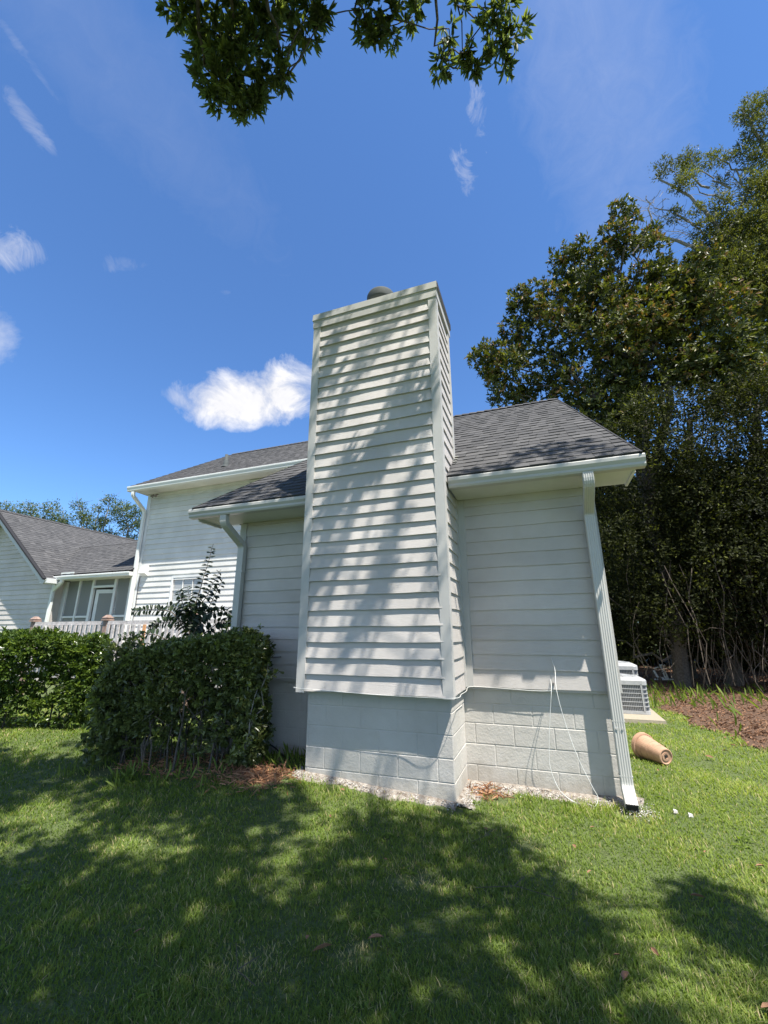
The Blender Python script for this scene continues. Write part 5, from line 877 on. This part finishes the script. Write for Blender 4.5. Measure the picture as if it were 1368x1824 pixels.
# ------------------------------------------------------------------ outdoor units on their pad
pz = .02
m_ = MB(); m_.hexa([(3.32, 4.86, -.05), (4.40, 4.86, -.05), (4.46, 7.6, -.05), (3.32, 7.6, -.05)], [(3.33, 4.87, .075), (4.385, 4.87, .075), (4.45, 7.59, .075), (3.33, 7.59, .075)]); tag(m_.build('concrete_pad', M_conc, None), 'thin concrete pad under the two outdoor units', 'pad')
def condenser(x0, y0, s, h):
    """outdoor unit with rounded corners; front right corner near x0+s, y0"""
    t = thing('air_conditioner', 'x', 'air conditioner', (x0 + s / 2, y0 + s / 2, .078), 'outdoor units on the pad')
    cx, cy = x0 + s / 2, y0 + s / 2
    def ring(k, z, r=.09):
        pts = []; hs = s / 2 * k
        for qx, qy, a0 in ((1, -1, -90), (1, 1, 0), (-1, 1, 90), (-1, -1, 180)):
            for a in range(0, 91, 30): an = math.radians(a0 + a); pts.append((cx + qx * (hs - r) + r * math.cos(an), cy + qy * (hs - r) + r * math.sin(an), z))
        return pts
    def loft(m_, rings):
        n = len(rings[0]); b = len(m_.v)
        for r_ in rings: m_.v += r_
        for i in range(len(rings) - 1):
            for j in range(n): k = (j + 1) % n; m_.f.append((b + i * n + j, b + i * n + k, b + (i + 1) * n + k, b + (i + 1) * n + j)); m_.r.append(.5)
        m_.f.append(tuple(b + j for j in reversed(range(n)))); m_.f.append(tuple(b + (len(rings) - 1) * n + j for j in range(n))); m_.r += [.5, .5]
    zb = .078
    m_ = MB(); loft(m_, [ring(.93, zb + .03), ring(.93, zb + h - .09)]); m_.build('coil', M_accoil, t)
    m_ = MB(); loft(m_, [ring(.99, zb), ring(.99, zb + .055)]); m_.build('base_pan', M_acw, t)
    m_ = MB(); loft(m_, [ring(1.0, zb + h - .11), ring(1.0, zb + h - .035), ring(.97, zb + h - .015), ring(.80, zb + h + .02), ring(.74, zb + h + .02, .2)]); lid = m_.build('top_cover', M_acw, t)
    m_ = MB()
    for k in range(1, 12): r_ = s * .34 * k / 11; m_.tube([(cx + r_ * math.cos(a * math.pi / 12), cy + r_ * math.sin(a * math.pi / 12), zb + h + .055 - .03 * (k / 11) ** 2) for a in range(25)], .003, 4, False)
    for k in range(8): a = k * math.pi / 4; m_.bar((cx, cy, zb + h + .055), (cx + s * .35 * math.cos(a), cy + s * .35 * math.sin(a), zb + h + .03), .008, .008)
    m_.build('fan_guard', M_acw, lid)
    hh = h - .17
    for i in range(1, 6): 
        m_ = MB(); z = zb + .055 + hh * i / 6; r_ = ring(.985, z); r2_ = ring(.985, z + .012); n = len(r_); b = len(m_.v); m_.v += r_ + r2_ + ring(.955, z) + ring(.955, z + .012)
        for j in range(n): k = (j + 1) % n; m_.f += [(b + j, b + k, b + n + k, b + n + j), (b + n + j, b + n + k, b + 3 * n + k, b + 3 * n + j), (b + 2 * n + j, b + 2 * n + k, b + k, b + j)]; m_.r += [.5] * 3
        m_.build('guard_band', M_acw, t)
    m_ = MB()
    for i in range(1, 22):
        f = i / 22; x = x0 + .06 + (s - .12) * f; m_.box((x - .0025, y0 + .012, zb + .05), (x + .0025, y0 + .018, zb + h - .1)); y = y0 + .06 + (s - .12) * f; m_.box((x0 + s - .018, y - .0025, zb + .05), (x0 + s - .012, y + .0025, zb + h - .1))
    m_.build('guard_wire', M_acw, t)
    for ax, ay in ((x0 + s - .115, y0 + .004), (x0 + .09, y0 + .004), (x0 + s - .02, y0 + .12), (x0 + s - .02, y0 + s - .12)):
        m_ = MB(); m_.box((ax - .012, ay - .004, zb + .05), (ax + .014, ay + .012, zb + h - .10)); m_.build('corner_post', M_acw, t)
    return t
condenser(3.53, 5.40, .76, .62)['label'] = 'nearer grey air-conditioning unit on the concrete pad, beside the downspout'
condenser(3.60, 6.62, .78, .80)['label'] = 'farther grey air-conditioning unit, mostly hidden behind the nearer one'
# ------------------------------------------------------------------ tipped-over pot
t = thing('flower_pot', 'empty tan clay flower pot with ringed sides lying on its side on the grass', 'pot', (3.68, 2.44, 0))
small, big = Vector((3.80, 2.20, .105)), Vector((3.605, 2.53, .150)); ax = (big - small).normalized(); Q = ax.to_track_quat('Z', 'Y').to_matrix().to_4x4(); Q.translation = small
Lp = (big - small).length
KS = .88
prof = [(0, .012), (.03, .012), (.032, .004), (.055, .004), (.058, .012), (.085, .010), (.092, .0), (.103, .004)]
for k in range(1, 4): f = k / 4; r = .103 + .055 * f; z = Lp * f * .93; prof += [(r - .001, z - .006), (r - .005, z - .002), (r - .005, z + .001), (r + .001, z + .004)]
prof += [(.158, Lp * .92), (.160, Lp - .055), (.176, Lp - .05), (.178, Lp - .005), (.172, Lp), (.160, Lp), (.150, Lp - .05), (.095, .03), (0, .03)]
m_ = MB(); m_.lathe([(r_ * KS, z_) for r_, z_ in prof], 36, Q); m_.build('pot_body', M_terra, t, smooth=False)
m_ = MB(); m_.tube([small + ax * -.001, small + ax * .014], .013, 12); m_.build('drain_hole', M_dark, t)
# ------------------------------------------------------------------ cables and small wall bits
def cable(name, label, pts, r, mat_, cat='cable', group=None):
    P = [Vector(p) for p in pts]; q = []
    for i in range(len(P) - 1):
        p0, p1, p2, p3 = P[max(i - 1, 0)], P[i], P[i + 1], P[min(i + 2, len(P) - 1)]
        for k in range(6): s = k / 6; q.append(.5 * ((2 * p1) + (p2 - p0) * s + (2 * p0 - 5 * p1 + 4 * p2 - p3) * s * s + (3 * p1 - p0 - 3 * p2 + p3) * s ** 3))
    q.append(P[-1]); m_ = MB(); m_.tube(q, r, 6); o = m_.build(name, mat_, None, smooth=True); return tag(o, label, cat, group)
cable('cable', 'white cable dangling from the siding, right one of the loose pair', [(2.607, .762, 1.29), (2.617, .74, 1.25), (2.632, .72, 1.17), (2.625, .60, .994), (2.665, .60, .73), (2.745, .60, .415), (2.845, .60, .164), (2.886, .60, .07), (2.852, .58, .0), (2.80, .56, .02)], .0031, M_cable, group='loose white cables on the right wall')
cable('cable', 'white cable dangling from the siding, left one of the loose pair, curving to the ground', [(2.578, .762, 1.075), (2.580, .73, 1.05), (2.577, .60, .99), (2.545, .60, .788), (2.503, .60, .49), (2.492, .60, .283), (2.552, .60, .104), (2.640, .59, .03), (2.70, .57, .012)], .0030, M_cable, group='loose white cables on the right wall')
cable('cable', 'thin pale cable strung along the lower edge of the siding round the chimney', [(-1.2, Y0 - .02, 1.00), (-.7, Y0 - .025, 1.0), (-.3, Y0 - .03, .985), (-.05, Y0 - .05, .975), (-.05, .2, .985), (-.04, -.035, .985), (.3, -.03, .972), (.8, -.033, .955), (1.3, -.036, .950), (HW + .035, -.035, .955), (HW + .04, .3, .95), (HW + .04, .6, .945), (HW + .06, Y0 - .04, .975), (2.0, Y0 - .022, .972), (2.4, Y0 - .022, .958), (2.572, Y0 - .02, .965)], .0026, M_cable)
cable('hose', 'thin black hose drooping against the shaded block foundation beside the near hedge', [(-1.3, .72, .18), (-1.1, .70, .235), (-.85, .68, .235), (-.68, .66, .19), (-.55, .62, .13), (-.45, .60, .125), (-.40, .60, .05)], .009, M_blackc, 'hose')
m_ = MB(); m_.tube([(-.86, Y0 - .01, 1.245), (-.86, Y0 - .06, 1.245), (-.75, Y0 - .07, 1.25)], .008, 6); m_.tube([(-.75, Y0 - .01, 1.25), (-.75, Y0 - .08, 1.25)], .006, 6); m_.build('wall_hook', M_rust, house)
# small fittings near the wires
m_ = MB(); m_.box((2.595, Y0 - .03, 1.02), (2.612, Y0 - .012, 1.045)); m_.build('cable_clip', M_rust, house)
# ------------------------------------------------------------------ broken boards at the wood's edge
t = thing('broken_frame', 'broken white wooden frame standing in the weeds at the wood edge', 'scrap wood', (5.62, 10.5, .25))
m_ = MB(); m_.bar((5.70, 10.5, .26), (5.60, 10.5, .66), .09, .03, (0, 1, 0)); m_.build('upright', M_junk, t)
m_ = MB(); m_.bar((5.42, 10.48, .55), (5.70, 10.48, .64), .03, .05, (0, 1, 0)); m_.build('crosspiece', M_junk, t)
m_ = MB(); m_.bar((5.40, 10.5, .50), (5.46, 10.5, .33), .05, .03, (0, 1, 0)); m_.bar((5.46, 10.52, .33), (5.62, 10.5, .28), .05, .03, (0, 1, 0)); m_.build('bent_leg', M_junk, t)
m_ = MB(); m_.bar((5.35, 10.3, .27), (6.15, 10.35, .29), .10, .03); tag(m_.build('plank', M_junk), 'weathered white plank lying on the ground below the broken frame', 'plank')
# ------------------------------------------------------------------ lawn
def footprint(x, y):   # True where grass must not stand
    a = (x > .03) & (x < 1.66) & (y > .11); b = (x > -1.6) & (x < 3.23) & (y > .81); c = (x > 3.3) & (x < 4.42) & (y > 4.84) & (y < 7.62); d = (y > 5.2) & (x < 3.2)
    return a | b | c | d | (mulch_edge(x, y) > .02)
def bare(x, y):   # probability that a blade is missing
    soilband = np.minimum(np.abs(np.where((x > -.1) & (x < 1.75), y - .03, 9)), 9)
    p = np.where((x > .0) & (x < 1.72) & (y > -.02), .93, 0.0); p = np.maximum(p, np.where((x > 1.60) & (x < 3.3) & (y > .66), .95, 0)); p = np.maximum(p, np.where((x > 1.6) & (x < 2.15) & (y > .35), .8, 0)); p = np.maximum(p, np.where((np.hypot(x - 3.16, y - .48) < .16), .8, 0))
    hx = (x + 1.45) ; und = (x > -2.35) & (x < -.45) & (y > -.55 + .29 * (x + 2.3)) ; p = np.maximum(p, np.where(und, .80, 0)); p = np.maximum(p, np.where((np.hypot((x + .38) / .36, (y - .0) / .30) < 1), .75, 0)); p = np.maximum(p, np.where((x > -.9) & (x < .05) & (y > .05), .6, 0))
    for bx, by, br in ((1.05, -2.15, .16), (1.62, -1.15, .14), (.5, -.95, .10), (1.5, -1.9, .10), (2.3, -.4, .08)): p = np.maximum(p, .6 * np.exp(-((x - bx) ** 2 + (y - by) ** 2) / br ** 2))
    return p
NB = 560000
camx, camy = CAM.x, CAM.y
r = 1.35 * (14.0 / 1.35) ** (rng.uniform(0, 1, NB) ** 1.0); th = rng.uniform(math.radians(-60), math.radians(66), NB) + math.atan2(-0.329663, 0.903369)
x = camx + r * np.sin(th); y = camy + r * np.cos(th)
patch = np.sin(x * 2.3 + 1.1) * np.sin(y * 2.9 + .4) + .6 * np.sin(x * 6.1 + y * 4.3) + .5 * np.sin(x * 11.3 - y * 9.7)
keep = ~footprint(x, y) & (rng.uniform(0, 1, NB) > bare(x, y)) & (rng.uniform(0, 1, NB) > .10 - .08 * patch)
x, y, r, patch = x[keep], y[keep], r[keep], patch[keep]; n = len(x)
tuft = rng.uniform(0, 2 * math.pi, n); hgt = (.021 + .017 * rng.uniform(0, 1, n) ** 2 + .006 * patch) * (1 + .05 * np.clip(r - 3, 0, 8)); wid = (.0028 + .0010 * np.clip(r - 1.5, 0, 12)) * rng.uniform(.7, 1.3, n)
long_ = ((x > .0) & (x < 1.5) & (y > -.25)) | ((y > .3) & (x > 1.7) & (x < 3.4)) | (mulch_edge(x, y) > -.12); hgt = hgt * np.where(long_ & (rng.uniform(0, 1, n) < .5), 1.7, 1)
dirx, diry = np.cos(tuft), np.sin(tuft); lean = rng.uniform(.25, 1.25, n)
px, py = -diry, dirx; z0 = gz(x, y) - .004
def pt(f, side, hf): return np.stack([x + dirx * lean * hgt * f ** 1.6 + px * side, y + diry * lean * hgt * f ** 1.6 + py * side, z0 + hgt * hf], 1)
V_ = np.stack([pt(0, -wid * .5, 0), pt(0, wid * .5, 0), pt(.5, wid * .5, .55), pt(.5, -wid * .5, .55), pt(1, wid * .08, .95), pt(1, -wid * .08, .95)], 1).reshape(-1, 3)
i6 = np.arange(n)[:, None] * 6; Fc = np.concatenate([i6 + np.array([[0, 1, 2, 3]]), i6 + np.array([[3, 2, 4, 5]])], 0)
tone = .45 + .13 * patch + .10 * np.sin(x * 1.1 + 2) + .10 * np.clip(x - 1.6, -1, 1.5); rr = np.clip(tone + rng.normal(0, .17, n), 0, .895)
dry = rng.uniform(0, 1, n) < np.clip(.07 + .04 * patch + .7 * bare(x, y), 0, .6); rr = np.where(dry, rng.uniform(.93, 1, n), rr)
o = mk('lawn', V_, Fc, M_grass, None, np.concatenate([rr, rr])); o['kind'] = 'stuff'; tag(o, 'coarse green lawn grass in front of the house', 'grass')
P = np.stack([rng.uniform(-2.5, 4.2, 46), rng.uniform(-3, 1.8, 46)], 1); P = P[~footprint(P[:, 0], P[:, 1]) & ~((P[:, 0] < -.4) & (P[:, 1] > -.6))]; P = np.repeat(P, 9, 0) + rng.normal(0, .018, (len(P) * 9, 2)); n = len(P)
D = rng.normal(0, 1, (n, 3)); D[:, 2] = .55; v, f = leaf_verts(np.stack([P[:, 0], P[:, 1], gz(P[:, 0], P[:, 1]) + .008], 1), D, np.array([[0, 0, 1.]]) + rng.normal(0, .3, (n, 3)), .055 * rng.uniform(.6, 1.2, n), .015 * rng.uniform(.7, 1.3, n), fold=.2, curl=.3); r = rng.uniform(.1, .8, n)
o = mk('lawn_weeds', v, f, M_grass, None, np.concatenate([r, r])); o['kind'] = 'stuff'; tag(o, 'broad-leaved weed tufts dotted through the lawn', 'weeds')
# leaf litter, straw, chips -------------------------------------------------
def litter(name, label, cat, P, L_, W_, matl, flat=.35, zoff=.012):
    n = len(P); D = rng.normal(size=(n, 3)); D[:, 2] *= flat; U = np.array([[0, 0, 1.]]) + rng.normal(0, .35, (n, 3)); P3 = np.stack([P[:, 0], P[:, 1], gz(P[:, 0], P[:, 1]) + zoff + rng.uniform(0, .02, n)], 1)
    v, f = leaf_verts(P3, D, U, L_ * rng.uniform(.5, 1.2, n), W_ * rng.uniform(.6, 1.2, n), fold=.3, curl=.2); o = mk(name, v, f, matl); o['kind'] = 'stuff'; tag(o, label, cat); return o
n = 26000; P = np.stack([rng.uniform(4.3, 13, n), rng.uniform(-1, 15, n)], 1); P = P[(mulch_edge(P[:, 0], P[:, 1]) + rng.normal(0, .12, n)) > 0]
litter('leaf_litter', 'brown fallen leaves and twigs covering the bed under the right-hand trees', 'leaf litter', P, .075, .03, M_dead)
n = 1500; P = np.concatenate([np.stack([rng.normal(-.42, .20, 800), rng.normal(-.02, .16, 800)], 1), np.stack([rng.uniform(-2.2, -.6, 700), rng.uniform(-.35, .5, 700)], 1), np.stack([rng.normal(1.83, .12, 260), rng.normal(.62, .09, 260)], 1)])
litter('pine_straw', 'reddish pine straw and dead leaves under the near hedge and by the chimney foot', 'pine straw', P, .12, .008, M_straw)
# pale soil strip along the foundation
def strip(pts, w):
    pts = [np.array(p, float) for p in pts]; v = []; f = []; q = []
    for a_, b_ in zip(pts[:-1], pts[1:]):
        k = max(1, int(np.linalg.norm(b_ - a_) / .03))
        for i in range(k): q.append((a_ + (b_ - a_) * i / k, unit(np.array([(b_ - a_)[1], -(b_ - a_)[0]]))))
    q.append((pts[-1], q[-1][1])); m_ = 8
    for i, (p, nn) in enumerate(q):
        ww = w * (1 + .35 * math.sin(i * .21) + .25 * math.sin(i * .53 + 1) + random.uniform(-.12, .12))
        for j in range(m_): s = j / (m_ - 1); X = p + nn * ww * s; v.append((X[0], X[1], float(gz(X[0], X[1])) + .045 * (1 - s) ** 1.2 + (random.uniform(-.006, .012) if 0 < j < m_ - 1 else 0) - (.012 if j == m_ - 1 else 0)))
    for i in range(len(q) - 1):
        for j in range(m_ - 1): a_ = i * m_ + j; f.append((a_, a_ + 1, a_ + m_ + 1, a_ + m_))
    return v, f
v, f = strip([(-.05, .24), (.03, .12), (1.655, .12)], .10); v2, f2 = strip([(1.645, .12), (1.645, .815)], .14); v3, f3 = strip([(1.645, .818), (3.24, .818), (3.30, .79)], .19)
f2 = [tuple(i + len(v) for i in a_) for a_ in f2]; f3 = [tuple(i + len(v) + len(v2) for i in a_) for a_ in f3]
o = mk('soil_strip', v + v2 + v3, f + f2 + f3, M_soil, None, None, True); o['kind'] = 'structure'
P = np.concatenate([np.stack([rng.uniform(-.05, 1.68, 700), .12 - np.abs(rng.normal(0, .06, 700)) ], 1), np.stack([1.64 + np.abs(rng.normal(0, .08, 500)), rng.uniform(.1, .81, 500)], 1), np.stack([rng.uniform(1.65, 3.28, 1100), .81 - np.abs(rng.normal(0, .10, 1100))], 1), np.stack([rng.normal(3.20, .08, 200), rng.normal(.52, .08, 200)], 1)])
litter('paint_chips', 'pale scraped paint chips and grit along the foot of the foundation', 'debris', P, .016, .009, M_chip, .4, .022)
# individual fallen leaves
LV = [(1.33, -2.0, .105, .7, 'largest brown leaf on the near grass'), (1.57, -1.85, .08, .5, 'curled brown leaf right of the largest one'), (1.26, -1.93, .04, 2, 'small brown leaf beside the largest one'), (.37, -2.2, .045, 1, 'small rust leaf in the shaded grass, lower left'), (.74, -.63, .05, 2.4, 'rust leaf in the sunlit patch below the near hedge'), (1.36, -1.06, .035, 0, 'tan leaf in mid lawn below the chimney'), (3.75, -.3, .06, .3, 'pale tan leaf at the right edge of the lawn'), (2.75, -1.74, .07, 1.2, 'crumpled reddish leaf near the bottom right'), (3.23, -.85, .085, .1, 'ragged straw-coloured leaf right of the big tree shadow'), (2.63, -.41, .05, 1.9, 'orange leaf below the downspout'), (2.68, -.76, .04, .8, 'small orange leaf right of the tree shadow'), (2.94, -1.49, .05, 2.2, 'reddish leaf on the sunlit lower right lawn'), (4.41, 2.69, .085, 2.9, 'tan leaf on the grass behind the tipped pot'), (4.65, 3.19, .08, .2, 'dark leaf near the leaf litter edge'), (3.63, 1.82, .06, 1.5, 'orange leaf just below the tipped pot'), (2.14, -.43, .04, .4, 'small orange leaf left of the tree shadow tip'), (1.99, -.35, .04, 2.6, 'rust leaf near the chimney foot'), (3.49, -.19, .05, 1, 'pale leaf on the right lawn above the small shadow'), (2.73, -1.58, .035, .1, 'tiny red leaf above the crumpled one'), (3.27, -1.66, .07, .3, 'tan stem leaf at the lower right edge'), (-.11, -.5, .05, 1.3, 'brown leaf at the front edge of the pine straw'), (.62, -.12, .055, 2.8, 'rust leaf in the grass at the left chimney foot'), (2.76, -.02, .045, .5, 'pale pink leaf in the grass below the cables')]
proto = None
for i, (x_, y_, l_, a_, lb) in enumerate(LV):
    v, f = leaf_verts(np.array([[0, 0, 0.]]), np.array([[1, 0, .08]]), np.array([[0, 0.25, 1.]]), np.array([1.0]), np.array([.46]), fold=.2, curl=.12)
    if proto is None: proto = mk('fallen_leaf', v, f, M_dead); o = proto
    else: o = proto.copy(); C.objects.link(o)
    o.location = (x_, y_, float(gz(x_, y_)) + .040); o.scale = (l_, l_ * random.uniform(.8, 1.1), l_); o.rotation_euler = (random.uniform(-.3, .3), random.uniform(-.25, .1), a_); tag(o, lb, 'leaf', 'fallen leaves scattered on the lawn')
# twigs on the grass
for pts, lb in ((((2.02, -1.2, .05), (2.25, -1.12, .06), (2.5, -1.15, .05)), 'thin pale twig across the sunlit grass at the tree shadow edge'), (((1.9, -.62, .05), (2.0, -.55, .08), (2.03, -.45, .06)), 'small forked twig in the grass below the chimney'), (((.95, -2.1, .05), (1.08, -2.25, .05), (1.2, -2.28, .04)), 'thin dry stalk in the near shaded grass')):
    m_ = MB(); m_.tube([(p[0], p[1], p[2] - .006) for p in pts], .0018, 4); a_, b_ = Vector(pts[1]), Vector(pts[2]); m_.tube([a_, a_ + Vector((.05, .09, .01))], .002, 4); tag(m_.build('twig', M_vine), lb, 'twig', 'twigs lying on the lawn')
for x_, y_, lb in ((3.50, .60, 'larger white scrap of rubbish in the grass right of the downspout'), (3.60, .55, 'smaller white scrap of rubbish next to the larger one')):
    m_ = MB(); m_.hexa([(x_ - .018, y_ - .02, .02), (x_ + .018, y_ - .015, .02), (x_ + .015, y_ + .02, .035), (x_ - .012, y_ + .02, .02)], [(x_ - .012, y_ - .01, .034), (x_ + .016, y_ - .01, .04), (x_ + .015, y_ + .01, .038), (x_ - .012, y_ + .012, .045)]); tag(m_.build('rubbish_scrap', M_chip), lb, 'litter')
# grassy weeds under the hedge and at the wood edge
def weeds(name, label, P, h, w, matl):
    n = len(P); D = rng.normal(0, .45, (n, 3)); D[:, 2] = 1; P3 = np.stack([P[:, 0], P[:, 1], gz(P[:, 0], P[:, 1])], 1); v, f = leaf_verts(P3, D, np.array([[1., 0, 0]]) + rng.normal(0, .6, (n, 3)), h * rng.uniform(.5, 1.2, n), w * rng.uniform(.6, 1.2, n), fold=.2, curl=.35); r = rng.uniform(.1, .89, n); o = mk(name, v, f, matl, None, np.concatenate([r, r])); o['kind'] = 'stuff'; tag(o, label, 'weeds')
P = np.concatenate([np.stack([rng.uniform(-.95, .02, 260), rng.uniform(.15, .7, 260)], 1), np.stack([rng.uniform(-2.6, -.6, 260), rng.uniform(-.7, .2, 260)], 1), np.stack([rng.normal(-1.75, .07, 60), rng.normal(-.5, .07, 60)], 1)])
weeds('weeds', 'straggly long grass and weeds round the foot of the near hedge', P[::2], .16, .006, M_grass)
P = np.concatenate([np.stack([rng.uniform(4.6, 10, 420), rng.uniform(7.6, 9.6, 420)], 1), np.stack([rng.uniform(4.6, 6, 160), rng.uniform(6.8, 9.0, 160)], 1), np.stack([rng.uniform(5, 10, 140), rng.uniform(2.5, 7.5, 140)], 1)])
weeds('wood_edge_weeds', 'broad-bladed weeds scattered through the leaf litter at the wood edge', P[::2], .26, .022, M_grass)
